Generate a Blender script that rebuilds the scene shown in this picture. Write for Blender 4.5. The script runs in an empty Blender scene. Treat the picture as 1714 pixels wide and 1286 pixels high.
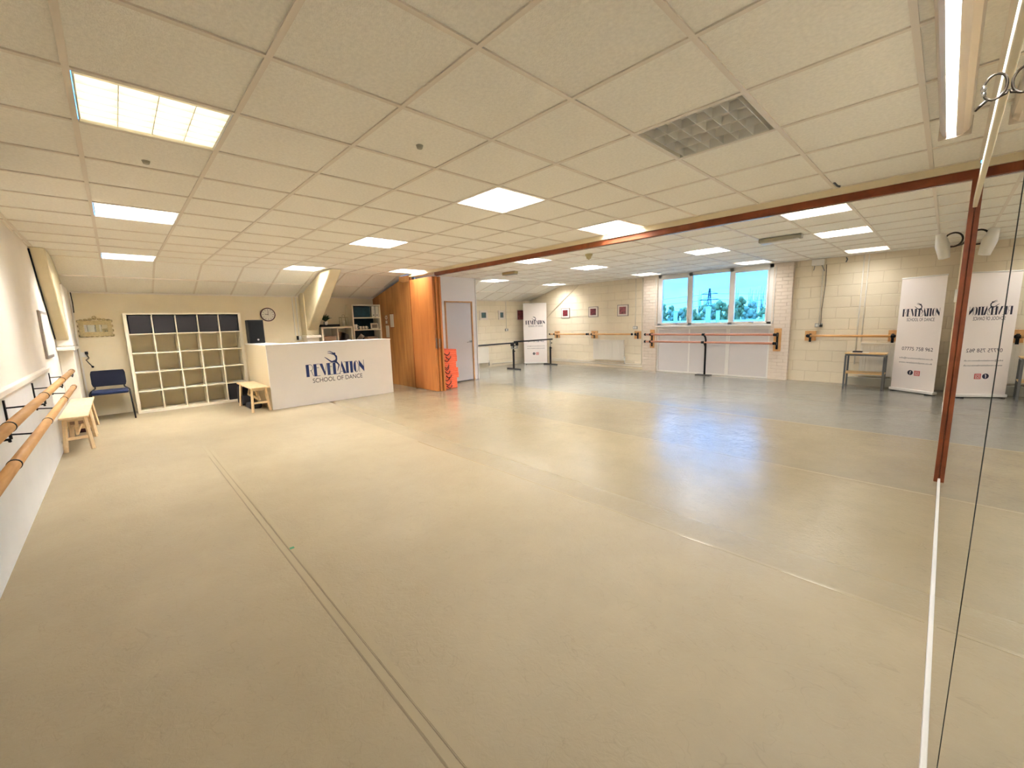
import bpy, bmesh, math, random
from mathutils import Vector, Matrix, Euler
random.seed(7)
S = bpy.context.scene
COL = S.collection

# ------------------------------------------------------------------ camera
cam_d = bpy.data.cameras.new('camera'); cam = bpy.data.objects.new('camera', cam_d); COL.objects.link(cam)
cam_d.sensor_width = 36.0; cam_d.sensor_fit = 'HORIZONTAL'
cam_d.lens = 689.34 / 1714.0 * 36.0
cam_d.clip_start = 0.02; cam_d.clip_end = 500
def cam_rows(y, p, r):
    f = Vector((math.sin(y)*math.cos(p), math.cos(y)*math.cos(p), math.sin(p)))
    rt = Vector((math.cos(y), -math.sin(y), 0)); up = rt.cross(f)
    c, s = math.cos(r), math.sin(r)
    return rt*c + up*s, rt*(-s) + up*c, f
rt, up, fw = cam_rows(-0.8107, -0.1491, -0.028)
cam.matrix_world = Matrix(((rt.x, up.x, -fw.x, 0), (rt.y, up.y, -fw.y, 0), (rt.z, up.z, -fw.z, 1.4), (0, 0, 0, 1)))
S.camera = cam

# ------------------------------------------------------------------ world, exposure
w = bpy.data.worlds.new('sky'); S.world = w; w.use_nodes = True
nt = w.node_tree; nt.nodes.clear()
wo = nt.nodes.new('ShaderNodeOutputWorld'); bg = nt.nodes.new('ShaderNodeBackground')
tc = nt.nodes.new('ShaderNodeTexCoord'); mp = nt.nodes.new('ShaderNodeMapping'); nz = nt.nodes.new('ShaderNodeTexNoise')
cr = nt.nodes.new('ShaderNodeValToRGB')
mp.inputs['Scale'].default_value = (1, 1, 4); nz.inputs['Scale'].default_value = 3.5; nz.inputs['Detail'].default_value = 5
cr.color_ramp.elements[0].position = .35; cr.color_ramp.elements[1].position = .7
cr.color_ramp.elements[0].color = (.018, .125, .34, 1); cr.color_ramp.elements[1].color = (.032, .160, .38, 1)
nt.links.new(tc.outputs['Generated'], mp.inputs['Vector']); nt.links.new(mp.outputs[0], nz.inputs['Vector'])
nt.links.new(nz.outputs['Fac'], cr.inputs['Fac']); nt.links.new(cr.outputs[0], bg.inputs['Color']); nt.links.new(bg.outputs[0], wo.inputs['Surface'])
SKY = 10.0
bg.inputs['Strength'].default_value = SKY
S.view_settings.view_transform = 'Standard'; S.view_settings.look = 'None'
S.view_settings.gamma = 1.0; S.view_settings.use_curve_mapping = False
S.view_settings.exposure = 1.08
LAMP = 56.0            # radiance of the ceiling fittings
LAMP_COL = (.985, .985, .985)

# ------------------------------------------------------------------ materials
def lin(c):
    return tuple(((v/255.0)/12.92 if v/255.0 <= .04045 else (((v/255.0)+.055)/1.055)**2.4) for v in c)
MATS = {}
def mat(name, rgb=(200, 200, 200), rough=.6, metal=0.0, var=0.0, vscale=6.0, bump=0.0, bscale=40.0, emit=None, estr=0.0, stretch=(1, 1, 1), spec=.5, coat=0.0, detail=4):
    m = bpy.data.materials.new(name); m.use_nodes = True; n = m.node_tree; b = n.nodes['Principled BSDF']
    c = lin(rgb)
    b.inputs['Base Color'].default_value = (*c, 1); b.inputs['Roughness'].default_value = rough; b.inputs['Metallic'].default_value = metal
    b.inputs['Specular IOR Level'].default_value = spec; b.inputs['Coat Weight'].default_value = coat
    if var > 0 or bump > 0:
        t = n.nodes.new('ShaderNodeTexCoord'); mpp = n.nodes.new('ShaderNodeMapping'); mpp.inputs['Scale'].default_value = stretch
        n.links.new(t.outputs['Object'], mpp.inputs['Vector'])
    if var > 0:
        z = n.nodes.new('ShaderNodeTexNoise'); z.inputs['Scale'].default_value = vscale; z.inputs['Detail'].default_value = detail
        r = n.nodes.new('ShaderNodeValToRGB')
        r.color_ramp.elements[0].position = .3; r.color_ramp.elements[1].position = .7
        r.color_ramp.elements[0].color = (*[v*(1-var) for v in c], 1); r.color_ramp.elements[1].color = (*[min(1, v*(1+var)) for v in c], 1)
        n.links.new(mpp.outputs[0], z.inputs['Vector']); n.links.new(z.outputs['Fac'], r.inputs['Fac']); n.links.new(r.outputs[0], b.inputs['Base Color'])
    if bump > 0:
        z2 = n.nodes.new('ShaderNodeTexNoise'); z2.inputs['Scale'].default_value = bscale; z2.inputs['Detail'].default_value = 3
        bp = n.nodes.new('ShaderNodeBump'); bp.inputs['Strength'].default_value = bump; bp.inputs['Distance'].default_value = .01
        n.links.new(mpp.outputs[0], z2.inputs['Vector']); n.links.new(z2.outputs['Fac'], bp.inputs['Height']); n.links.new(bp.outputs[0], b.inputs['Normal'])
    if emit:
        b.inputs['Emission Color'].default_value = (*emit, 1); b.inputs['Emission Strength'].default_value = estr
    MATS[name] = m
    return m
def block_mat(name, rgb, bw, bh, axis, mortar=.008, depth=.6, offset=.5):
    """painted masonry: brick pattern used for relief and for slightly darker joints"""
    m = bpy.data.materials.new(name); m.use_nodes = True; n = m.node_tree; b = n.nodes['Principled BSDF']
    c = lin(rgb); b.inputs['Roughness'].default_value = .55
    t = n.nodes.new('ShaderNodeTexCoord'); sp = n.nodes.new('ShaderNodeSeparateXYZ'); cb = n.nodes.new('ShaderNodeCombineXYZ')
    n.links.new(t.outputs['Object'], sp.inputs[0])
    n.links.new(sp.outputs[0 if axis == 'x' else 1], cb.inputs[0]); n.links.new(sp.outputs[2], cb.inputs[1])
    br = n.nodes.new('ShaderNodeTexBrick'); br.inputs['Scale'].default_value = 1.0
    br.inputs['Brick Width'].default_value = bw; br.inputs['Row Height'].default_value = bh; br.inputs['Mortar Size'].default_value = mortar
    br.inputs['Mortar Smooth'].default_value = .6; br.offset = offset
    br.inputs['Color1'].default_value = (1, 1, 1, 1); br.inputs['Color2'].default_value = (.93, .93, .93, 1); br.inputs['Mortar'].default_value = (0, 0, 0, 1)
    n.links.new(cb.outputs[0], br.inputs['Vector'])
    nz1 = n.nodes.new('ShaderNodeTexNoise'); nz1.inputs['Scale'].default_value = 45; nz1.inputs['Detail'].default_value = 5
    n.links.new(t.outputs['Object'], nz1.inputs['Vector'])
    ma = n.nodes.new('ShaderNodeMath'); ma.operation = 'MULTIPLY_ADD'; ma.inputs[1].default_value = .35
    n.links.new(nz1.outputs['Fac'], ma.inputs[0]); n.links.new(br.outputs['Color'], ma.inputs[2])
    bp = n.nodes.new('ShaderNodeBump'); bp.inputs['Strength'].default_value = depth; bp.inputs['Distance'].default_value = .008
    n.links.new(ma.outputs[0], bp.inputs['Height']); n.links.new(bp.outputs[0], b.inputs['Normal'])
    nz2 = n.nodes.new('ShaderNodeTexNoise'); nz2.inputs['Scale'].default_value = 1.3; nz2.inputs['Detail'].default_value = 6
    n.links.new(t.outputs['Object'], nz2.inputs['Vector'])
    r = n.nodes.new('ShaderNodeValToRGB'); r.color_ramp.elements[0].position = .3; r.color_ramp.elements[1].position = .7
    r.color_ramp.elements[0].color = (*[v*.92 for v in c], 1); r.color_ramp.elements[1].color = (*[v*1.03 for v in c], 1)
    mx = n.nodes.new('ShaderNodeMix'); mx.data_type = 'RGBA'; mx.blend_type = 'MULTIPLY'
    r2 = n.nodes.new('ShaderNodeValToRGB'); r2.color_ramp.elements[0].color = (.90, .88, .85, 1); r2.color_ramp.elements[1].color = (1, 1, 1, 1); r2.color_ramp.elements[1].position = .6  # joints tinted a little darker than the block faces
    n.links.new(br.outputs['Color'], r2.inputs['Fac'])
    mx.inputs[0].default_value = 1.0
    n.links.new(nz2.outputs['Fac'], r.inputs['Fac']); n.links.new(r.outputs[0], mx.inputs[6]); n.links.new(r2.outputs[0], mx.inputs[7]); n.links.new(mx.outputs[2], b.inputs['Base Color'])
    MATS[name] = m; return m
def wood_mat(name, a, bcol, stretch, scale=3.0, rough=.45, bump=.05):
    m = bpy.data.materials.new(name); m.use_nodes = True; n = m.node_tree; b = n.nodes['Principled BSDF']; b.inputs['Roughness'].default_value = rough
    t = n.nodes.new('ShaderNodeTexCoord'); mpp = n.nodes.new('ShaderNodeMapping'); mpp.inputs['Scale'].default_value = stretch
    z = n.nodes.new('ShaderNodeTexNoise'); z.inputs['Scale'].default_value = scale; z.inputs['Detail'].default_value = 6; z.inputs['Distortion'].default_value = .6
    r = n.nodes.new('ShaderNodeValToRGB'); r.color_ramp.elements[0].position = .32; r.color_ramp.elements[1].position = .68
    r.color_ramp.elements[0].color = (*lin(a), 1); r.color_ramp.elements[1].color = (*lin(bcol), 1)
    n.links.new(t.outputs['Object'], mpp.inputs['Vector']); n.links.new(mpp.outputs[0], z.inputs['Vector']); n.links.new(z.outputs['Fac'], r.inputs['Fac']); n.links.new(r.outputs[0], b.inputs['Base Color'])
    bp = n.nodes.new('ShaderNodeBump'); bp.inputs['Strength'].default_value = bump; bp.inputs['Distance'].default_value = .005
    n.links.new(z.outputs['Fac'], bp.inputs['Height']); n.links.new(bp.outputs[0], b.inputs['Normal'])
    MATS[name] = m; return m

M = MATS
mat('tile', (248, 244, 234), .9, var=.05, vscale=60, bump=.35, bscale=160)
mat('tbar', (232, 222, 208), .4, spec=.5)
mat('plaster', (240, 232, 218), .6, var=.03, vscale=2, bump=.15, bscale=30)
mat('plaster_tan', (232, 218, 186), .65, var=.04, vscale=2, bump=.1, bscale=30)
mat('dado', (238, 240, 240), .5, var=.03, vscale=3, bump=.1, bscale=12)
mat('closet', (242, 238, 238), .55, var=.02, vscale=2)
mat('white_gloss', (232, 228, 222), .3)
mat('door_paint', (214, 208, 206), .35)
mat('cream_steel', (222, 208, 172), .32, var=.03, vscale=8)
mat('white_lam', (236, 226, 202), .4)
mat('desk_white', (244, 238, 232), .35, var=.015, vscale=3)
mat('desk_side', (226, 208, 172), .4)
mat('black', (6, 6, 7), .55, spec=.3); mat('black_metal', (8, 7, 9), .45, spec=.3); mat('rubber', (5, 5, 5), .8, spec=.2)
mat('fabric_black', (40, 37, 40), .95, bump=.3, bscale=300)
mat('navy', (14, 30, 66), .95, var=.15, vscale=80, bump=.4, bscale=400); mat('navy_dark', (8, 14, 36), .95, bump=.4, bscale=400)
mat('chrome', (200, 200, 200), .2, metal=1.0); mat('brushed', (150, 150, 152), .4, metal=.9)
mat('logo_blue', (22, 44, 104), .5); mat('logo_navy', (24, 20, 44), .5); mat('text_dark', (44, 42, 56), .6)
mat('banner', (238, 228, 222), .5, var=.01, vscale=1.5)
mat('red_icon', (196, 66, 60), .5); mat('orange_foam', (255, 112, 72), .75, var=.06, vscale=20)
mat('cord', (60, 14, 16), .8); mat('paper', (220, 214, 200), .8); mat('card_teal', (10, 52, 66), .6, var=.3, vscale=8)
mat('pic_teal', (26, 70, 78), .4, var=.9, vscale=14); mat('pic_maroon', (96, 22, 34), .4, var=.9, vscale=16); mat('pic_pink', (128, 62, 64), .4, var=.8, vscale=14)
mat('frame_silver', (150, 140, 132), .35, metal=.4); mat('mount', (226, 214, 202), .8)
mat('plant', (42, 72, 34), .6, var=.3, vscale=10); mat('pot', (220, 214, 204), .3)
mat('ornate', (188, 170, 124), .6, var=.15, vscale=40, bump=.5, bscale=60)
mat('trunking', (232, 226, 214), .45); mat('socket', (232, 230, 224), .35); mat('steel_plate', (170, 166, 158), .3, metal=.8)
mat('radiator', (228, 220, 206), .35); mat('hole_shade', (30, 27, 26), .9); mat('grey_plastic', (170, 166, 150), .6)
mat('detector', (196, 180, 130), .5); mat('concrete', (190, 178, 158), .8, var=.1, vscale=8)
mat('roofing', (236, 230, 214), .6, var=.15, vscale=.7, stretch=(1, 6, 1)); mat('duct', (214, 214, 206), .4, metal=.3)
mat('foliage', (160, 140, 92), .9, var=.35, vscale=1.5, bump=.5, bscale=3); mat('foliage_grey', (176, 160, 130), .9, var=.25, vscale=1.5); mat('bark', (70, 66, 62), .9)
mat('pylon', (52, 60, 72), .6, metal=.3); mat('ground', (96, 104, 92), .95, var=.2, vscale=.1)
mat('green_tape', (40, 130, 90), .5); mat('bronze', (62, 54, 46), .35, metal=.85); mat('batten', (196, 184, 170), .45)
mat('steel_grey', (96, 98, 100), .45, metal=.3); mat('tan_cushion', (150, 120, 96), .8)
mat('louvre', (232, 229, 222), .4, metal=.3); mat('housing', (235, 230, 215), .5)
mat('amber', (150, 104, 66), .4)
wood_mat('beech', (206, 152, 92), (228, 178, 118), (1, 8, 8), 4.0)
wood_mat('beech_y', (206, 152, 92), (228, 178, 118), (8, 1, 8), 4.0)
wood_mat('bench_wood', (228, 196, 148), (238, 210, 166), (2, 12, 12), 3.0, .5)
wood_mat('pink_wood', (182, 120, 96), (204, 142, 114), (1, 8, 8), 4.0)
wood_mat('panel_wood', (178, 112, 54), (208, 146, 82), (5, 5, .7), 1.6, .35, .02)
wood_mat('ply_wood', (146, 94, 46), (182, 128, 70), (4, 4, .5), 2.2, .4, .02)
wood_mat('door_wood', (174, 104, 50), (196, 124, 66), (5, 5, .6), 1.6, .35, .02)
wood_mat('mahogany', (112, 52, 18), (136, 68, 28), (1, 1, 1), 8, .65)
wood_mat('oak', (204, 164, 106), (222, 184, 128), (2, 12, 12), 3, .5)
wood_mat('plate_wood', (196, 142, 84), (214, 162, 104), (6, 2, 2), 4, .5)

def emit_mat(name, col, s):
    m = bpy.data.materials.new(name); m.use_nodes = True; n = m.node_tree; n.nodes.clear()
    o = n.nodes.new('ShaderNodeOutputMaterial'); e = n.nodes.new('ShaderNodeEmission'); e.inputs[0].default_value = (*col, 1); e.inputs[1].default_value = s
    n.links.new(e.outputs[0], o.inputs[0]); MATS[name] = m; return m
emit_mat('lamp', LAMP_COL, LAMP); emit_mat('lamp_far', LAMP_COL, LAMP*.33); emit_mat('lamp_mid', LAMP_COL, LAMP*.66); emit_mat('lamp_low', LAMP_COL, LAMP*.22); emit_mat('lamp_bright', LAMP_COL, LAMP*1.35); emit_mat('lamp_dim', (1.0, .88, .62), 4.0); emit_mat('tube_cool', (.95, .97, 1.0), 150.0)
mat('lamp_off', (214, 208, 200), .4)

# glass: clear pane that lets the daylight straight through
m = bpy.data.materials.new('glass'); m.use_nodes = True; n = m.node_tree; n.nodes.clear()
o = n.nodes.new('ShaderNodeOutputMaterial'); tr = n.nodes.new('ShaderNodeBsdfTransparent'); gl = n.nodes.new('ShaderNodeBsdfGlossy'); fr = n.nodes.new('ShaderNodeFresnel'); mx = n.nodes.new('ShaderNodeMixShader')
tr.inputs[0].default_value = (.96, .98, .98, 1); gl.inputs['Roughness'].default_value = .02; fr.inputs[0].default_value = 1.25
n.links.new(fr.outputs[0], mx.inputs[0]); n.links.new(tr.outputs[0], mx.inputs[1]); n.links.new(gl.outputs[0], mx.inputs[2]); n.links.new(mx.outputs[0], o.inputs[0]); M['glass'] = m
m = bpy.data.materials.new('mirror'); m.use_nodes = True; n = m.node_tree; b = n.nodes['Principled BSDF']
b.inputs['Base Color'].default_value = (.86, .88, .84, 1); b.inputs['Metallic'].default_value = 1; b.inputs['Roughness'].default_value = .0; M['mirror'] = m

# dance floor: vinyl rolls laid along X, far ones greyer; rolls past the first coloured darker to offset lamp light
m = bpy.data.materials.new('vinyl'); m.use_nodes = True; n = m.node_tree; b = n.nodes['Principled BSDF']
t = n.nodes.new('ShaderNodeTexCoord'); sp = n.nodes.new('ShaderNodeSeparateXYZ'); n.links.new(t.outputs['Object'], sp.inputs[0])
mr = n.nodes.new('ShaderNodeMapRange'); mr.inputs[1].default_value = -.65; mr.inputs[2].default_value = 10.45
n.links.new(sp.outputs[1], mr.inputs[0])
ramp = n.nodes.new('ShaderNodeValToRGB'); ramp.color_ramp.interpolation = 'CONSTANT'
def fy(y): return (y + .65)/11.1
els = ramp.color_ramp.elements
els[0].position = 0; els[0].color = (*lin((160, 145, 117)), 1)
els[1].position = fy(2.5); els[1].color = (*lin((152, 138, 111)), 1)
for y, c in ((4.36, (144, 132, 109)), (6.27, (134, 131, 122)), (8.15, (133, 130, 122)), (10.02, (160, 152, 136))):
    e = els.new(fy(y)); e.color = (*lin(c), 1)
n.links.new(mr.outputs[0], ramp.inputs[0])
nzc = n.nodes.new('ShaderNodeTexNoise'); nzc.inputs['Scale'].default_value = 1.7; nzc.inputs['Detail'].default_value = 8; nzc.inputs['Roughness'].default_value = .65
n.links.new(t.outputs['Object'], nzc.inputs['Vector'])
rr = n.nodes.new('ShaderNodeValToRGB'); rr.color_ramp.elements[0].position = .3; rr.color_ramp.elements[1].position = .72
rr.color_ramp.elements[0].color = (.90, .89, .88, 1); rr.color_ramp.elements[1].color = (1.04, 1.04, 1.04, 1)
n.links.new(nzc.outputs['Fac'], rr.inputs['Fac'])
mx = n.nodes.new('ShaderNodeMix'); mx.data_type = 'RGBA'; mx.blend_type = 'MULTIPLY'; mx.inputs[0].default_value = 1
n.links.new(ramp.outputs[0], mx.inputs[6]); n.links.new(rr.outputs[0], mx.inputs[7])
# scuffs: thin curved marks from a stretched, distorted voronoi edge
mps = n.nodes.new('ShaderNodeMapping'); mps.inputs['Scale'].default_value = (1.5, 2.6, 1); mps.inputs['Rotation'].default_value = (0, 0, .5)
nzs = n.nodes.new('ShaderNodeTexNoise'); nzs.inputs['Scale'].default_value = 2.6; nzs.inputs['Detail'].default_value = 3; nzs.inputs['Distortion'].default_value = 1.2
n.links.new(t.outputs['Object'], mps.inputs['Vector']); n.links.new(mps.outputs[0], nzs.inputs['Vector'])
rs = n.nodes.new('ShaderNodeValToRGB'); rs.color_ramp.elements[0].position = .495; rs.color_ramp.elements[0].color = (1, 1, 1, 1); rs.color_ramp.elements[1].position = .5; rs.color_ramp.elements[1].color = (.78, .76, .74, 1)
e = rs.color_ramp.elements.new(.505); e.color = (1, 1, 1, 1)
n.links.new(nzs.outputs['Fac'], rs.inputs['Fac'])
mx2 = n.nodes.new('ShaderNodeMix'); mx2.data_type = 'RGBA'; mx2.blend_type = 'MULTIPLY'; mx2.inputs[0].default_value = .5
n.links.new(mx.outputs[2], mx2.inputs[6]); n.links.new(rs.outputs[0], mx2.inputs[7]); n.links.new(mx2.outputs[2], b.inputs['Base Color'])
b.inputs['IOR'].default_value = 1.40
rgh = n.nodes.new('ShaderNodeValToRGB'); rgh.color_ramp.elements[0].position = 0; rgh.color_ramp.elements[0].color = (.5, .5, .5, 1)
rgh.color_ramp.elements[1].position = 1; rgh.color_ramp.elements[1].color = (.12, .12, .12, 1)
for y_, v_ in ((1.0, .52), (2.2, .42), (3.1, .19), (4.0, .10)):
    e = rgh.color_ramp.elements.new(fy(y_)); e.color = (v_, v_, v_, 1)
n.links.new(mr.outputs[0], rgh.inputs[0]); n.links.new(rgh.outputs[0], b.inputs['Roughness'])
mpb = n.nodes.new('ShaderNodeMapping'); mpb.inputs['Scale'].default_value = (1, 1, 1)
n.links.new(t.outputs['Object'], mpb.inputs['Vector'])
n1 = n.nodes.new('ShaderNodeTexNoise'); n1.inputs['Scale'].default_value = 26; n1.inputs['Detail'].default_value = 6; n1.inputs['Roughness'].default_value = .6; n1.inputs['Distortion'].default_value = 1.5
n2 = n.nodes.new('ShaderNodeTexNoise'); n2.inputs['Scale'].default_value = 2.2; n2.inputs['Detail'].default_value = 2
n.links.new(mpb.outputs[0], n1.inputs['Vector']); n.links.new(mpb.outputs[0], n2.inputs['Vector'])
ad = n.nodes.new('ShaderNodeMath'); ad.operation = 'MULTIPLY_ADD'; ad.inputs[1].default_value = 3.0
n.links.new(n2.outputs['Fac'], ad.inputs[0]); n.links.new(n1.outputs['Fac'], ad.inputs[2])
bp = n.nodes.new('ShaderNodeBump'); bp.inputs['Strength'].default_value = .26; bp.inputs['Distance'].default_value = .010
n.links.new(ad.outputs[0], bp.inputs['Height']); n.links.new(bp.outputs[0], b.inputs['Normal']); M['vinyl'] = m

# ------------------------------------------------------------------ geometry helpers
class G:
    def __init__(s): s.v = []; s.f = []; s.sm = []
    def add(s, vs, fs, smooth=False):
        o = len(s.v); s.v += [tuple(p) for p in vs]
        for f in fs: s.f.append([i + o for i in f]); s.sm.append(smooth)
        return s
    def box(s, x0, x1, y0, y1, z0, z1):
        x0, x1 = min(x0, x1), max(x0, x1); y0, y1 = min(y0, y1), max(y0, y1); z0, z1 = min(z0, z1), max(z0, z1)
        return s.add([(x0, y0, z0), (x1, y0, z0), (x1, y1, z0), (x0, y1, z0), (x0, y0, z1), (x1, y0, z1), (x1, y1, z1), (x0, y1, z1)],
                     [(0, 3, 2, 1), (4, 5, 6, 7), (0, 1, 5, 4), (1, 2, 6, 5), (2, 3, 7, 6), (3, 0, 4, 7)])
    def hexa(s, b, t):
        return s.add(list(b) + list(t), [(0, 3, 2, 1), (4, 5, 6, 7), (0, 1, 5, 4), (1, 2, 6, 5), (2, 3, 7, 6), (3, 0, 4, 7)])
    def beam(s, p, q, wx, wy, upv=(0, 0, 1)):
        """rectangular bar from p to q, wx across, wy along the other axis"""
        p, q = Vector(p), Vector(q); d = (q - p).normalized(); u = Vector(upv)
        if abs(d.dot(u)) > .99: u = Vector((1, 0, 0))
        a = d.cross(u).normalized()*wx/2; c = d.cross(a).normalized()*wy/2
        return s.hexa([p-a-c, p+a-c, p+a+c, p-a+c], [q-a-c, q+a-c, q+a+c, q-a+c])
    def quad(s, *p): return s.add(p, [tuple(range(len(p)))])
    def tube(s, pts, r, n=12, caps=True, closed=False):
        pts = [Vector(p) for p in pts]; N = len(pts); rs = r if isinstance(r, (list, tuple)) else [r]*N
        vs = []; pa = None
        for i, p in enumerate(pts):
            if closed: d = (pts[(i+1) % N] - pts[i-1]).normalized()
            else: d = (pts[min(i+1, N-1)] - pts[max(i-1, 0)]).normalized()
            if pa is None:
                u = Vector((0, 0, 1)) if abs(d.z) < .9 else Vector((1, 0, 0)); a = d.cross(u).normalized()
            else:
                a = (pa - d*pa.dot(d)).normalized()
            pa = a; c = d.cross(a)
            for k in range(n):
                t = 2*math.pi*k/n; vs.append(p + (a*math.cos(t) + c*math.sin(t))*rs[i])
        fs = []
        for i in range(N if closed else N-1):
            j = (i+1) % N
            for k in range(n): fs.append((i*n+k, i*n+(k+1) % n, j*n+(k+1) % n, j*n+k))
        s.add(vs, fs, True)
        if caps and not closed:
            s.add(vs[:n], [tuple(range(n))[::-1]]); s.add(vs[-n:], [tuple(range(n))])
        return s
    def cyl(s, p, q, r, r2=None, n=16): return s.tube([p, q], [r, r if r2 is None else r2], n)
    def prism(s, poly, axis, a, b):
        """poly: 2-D outline; axis: extrusion axis"""
        def mk(u, v, t):
            return {'x': (t, u, v), 'y': (u, t, v), 'z': (u, v, t)}[axis]
        N = len(poly)
        vs = [mk(u, v, a) for u, v in poly] + [mk(u, v, b) for u, v in poly]
        fs = [tuple(range(N))[::-1], tuple(range(N, 2*N))] + [(i, (i+1) % N, N+(i+1) % N, N+i) for i in range(N)]
        return s.add(vs, fs)
    def ball(s, c, r, n=12, sc=(1, 1, 1), jit=0):
        vs = []; fs = []; R = n//2
        for i in range(R+1):
            th = math.pi*i/R
            for k in range(n):
                ph = 2*math.pi*k/n; q = r*(1 + (random.uniform(-jit, jit) if jit else 0))
                vs.append((c[0]+q*sc[0]*math.sin(th)*math.cos(ph), c[1]+q*sc[1]*math.sin(th)*math.sin(ph), c[2]+q*sc[2]*math.cos(th)))
        for i in range(R):
            for k in range(n): fs.append((i*n+k, (i+1)*n+k, (i+1)*n+(k+1) % n, i*n+(k+1) % n))
        return s.add(vs, fs, True)
    def torus(s, c, R, r, ax='y', n=28, m=8, sx=1, sz=1):
        pts = []
        for i in range(n):
            t = 2*math.pi*i/n; u, v = R*math.cos(t)*sx, R*math.sin(t)*sz
            pts.append({'y': (c[0]+u, c[1], c[2]+v), 'x': (c[0], c[1]+u, c[2]+v), 'z': (c[0]+u, c[1]+v, c[2])}[ax])
        return s.tube(pts, r, m, closed=True)
    def build(s, name, mt, parent=None, bevel=0, segs=2, keep=False):
        off = Vector((0, 0, 0))
        if parent is not None and not keep:
            p = parent
            while p is not None: off += p.location; p = p.parent
        me = bpy.data.meshes.new(name); me.from_pydata([tuple(Vector(v) - off) for v in s.v], [], s.f)
        for i, p in enumerate(me.polygons): p.use_smooth = s.sm[i]
        bm = bmesh.new(); bm.from_mesh(me); bmesh.ops.remove_doubles(bm, verts=bm.verts, dist=1e-6)
        bmesh.ops.recalc_face_normals(bm, faces=bm.faces)
        if bevel: bmesh.ops.bevel(bm, geom=[e for e in bm.edges if len(e.link_faces) == 2 and e.calc_face_angle(0) > .5], offset=bevel, segments=segs, profile=.5, affect='EDGES', clamp_overlap=True)
        bm.to_mesh(me); bm.free(); me.update()
        o = bpy.data.objects.new(name, me); COL.objects.link(o)
        me.materials.append(M[mt] if isinstance(mt, str) else mt)
        if parent is not None: o.parent = parent
        return o

def tag(o, label, cat, group=None, kind=None):
    o['label'] = label; o['category'] = cat
    if group: o['group'] = group
    if kind: o['kind'] = kind
    return o
def thing(name, label, cat, loc=(0, 0, 0), rz=0, group=None):
    o = bpy.data.objects.new(name, None); COL.objects.link(o); o.location = loc; o.rotation_euler = (0, 0, rz); o.empty_display_size = .1
    return tag(o, label, cat, group)
def structure(o): o['kind'] = 'structure'; return o
def copy_tree(o, parent=None):
    c = o.copy(); COL.objects.link(c); c.parent = parent
    for ch in list(o.children): copy_tree(ch, c)
    return c
def text(s, name, mt, parent, org, u, v, width, height, nrm, depth=.001, keep=True):
    """lettering laid on a surface: org = lower left corner, u / v unit directions, fitted to width x height (in parent space)"""
    cu = bpy.data.curves.new('t', 'FONT'); cu.body = s; cu.extrude = 0
    tmp = bpy.data.objects.new('t', cu); COL.objects.link(tmp)
    dg = bpy.context.evaluated_depsgraph_get(); me = bpy.data.meshes.new_from_object(tmp.evaluated_get(dg))
    bpy.data.objects.remove(tmp); xs = [q.co.x for q in me.vertices]; ys = [q.co.y for q in me.vertices]
    x0, x1, y0, y1 = min(xs), max(xs), min(ys), max(ys)
    org, u, v, nrm = Vector(org), Vector(u), Vector(v), Vector(nrm)
    for q in me.vertices: q.co = org + u*((q.co.x-x0)/(x1-x0)*width) + v*((q.co.y-y0)/(y1-y0)*height) + nrm*depth
    me.name = name; o = bpy.data.objects.new(name, me); COL.objects.link(o); me.materials.clear(); me.materials.append(M[mt]); o.parent = parent
    return o

WX, LY, LW, MX = -9.95, 10.40, -.645, .07    # back wall x, window wall y, left wall y, mirror plane x
CH = 2.48
FX, SZ = -8.583, 2.09                        # fold of the sloping ceiling, its height at the back wall
def slope(x): return CH if x > FX else CH + (x-FX)/(WX-FX)*(SZ-CH)

# ------------------------------------------------------------------ room shell
g = G(); g.quad((WX-.1, LW-.1, 0), (MX+.1, LW-.1, 0), (MX+.1, LY+.35, 0), (WX-.1, LY+.35, 0))
structure(g.build('floor', 'vinyl'))
structure(G().box(WX-.15, WX, LW-.15, LY+.15, 0, 2.3).build('wall_back', 'plaster_tan'))
# left wall: dado in front of a slightly set back upper wall
structure(G().box(-7.24, MX+.1, LW-.15, -.62, 0, 1.0).build('wall_left_dado', 'dado'))
structure(G().box(WX, MX+.1, LW-.15, LW, 0, CH+.1).build('wall_left', 'plaster'))
structure(G().box(-7.24, MX, LW, -.60, .985, 1.03).build('trim_1', 'plaster', bevel=.006))
structure(G().box(MX+.02, MX+.2, LW-.15, LY+.15, 0, CH+.1).build('wall_right', 'plaster_tan'))
# window wall with its opening
g = G()
WY1 = LY+.2
g.box(WX, -5.26, LY, WY1, 0, CH+.1); g.box(-2.64, MX+.1, LY, WY1, 0, CH+.1); g.box(-5.26, -2.64, LY, WY1, CH-.02, CH+.1); g.box(-5.26, -2.64, LY, WY1, 0, 1.19)
block_mat('blockwork', (232, 218, 192), .44, .215, 'x', .010, .55)
block_mat('blockwork_y', (234, 220, 194), .44, .215, 'y', .010, .55)
block_mat('brickwork', (230, 214, 198), .215, .075, 'x', .008, .6)
structure(g.build('wall_front', 'blockwork'))
structure(G().box(WX, WX+.012, 6.5, LY, 0, 2.2).build('wall_back_blockwork', 'blockwork_y'))
structure(G().box(-5.65, -5.26, LY-.1, LY, 0, CH).build('trim_2', 'brickwork', bevel=.004))
structure(G().box(-2.64, -2.28, LY-.1, LY, 0, CH).build('trim_3', 'brickwork', bevel=.004))

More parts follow.
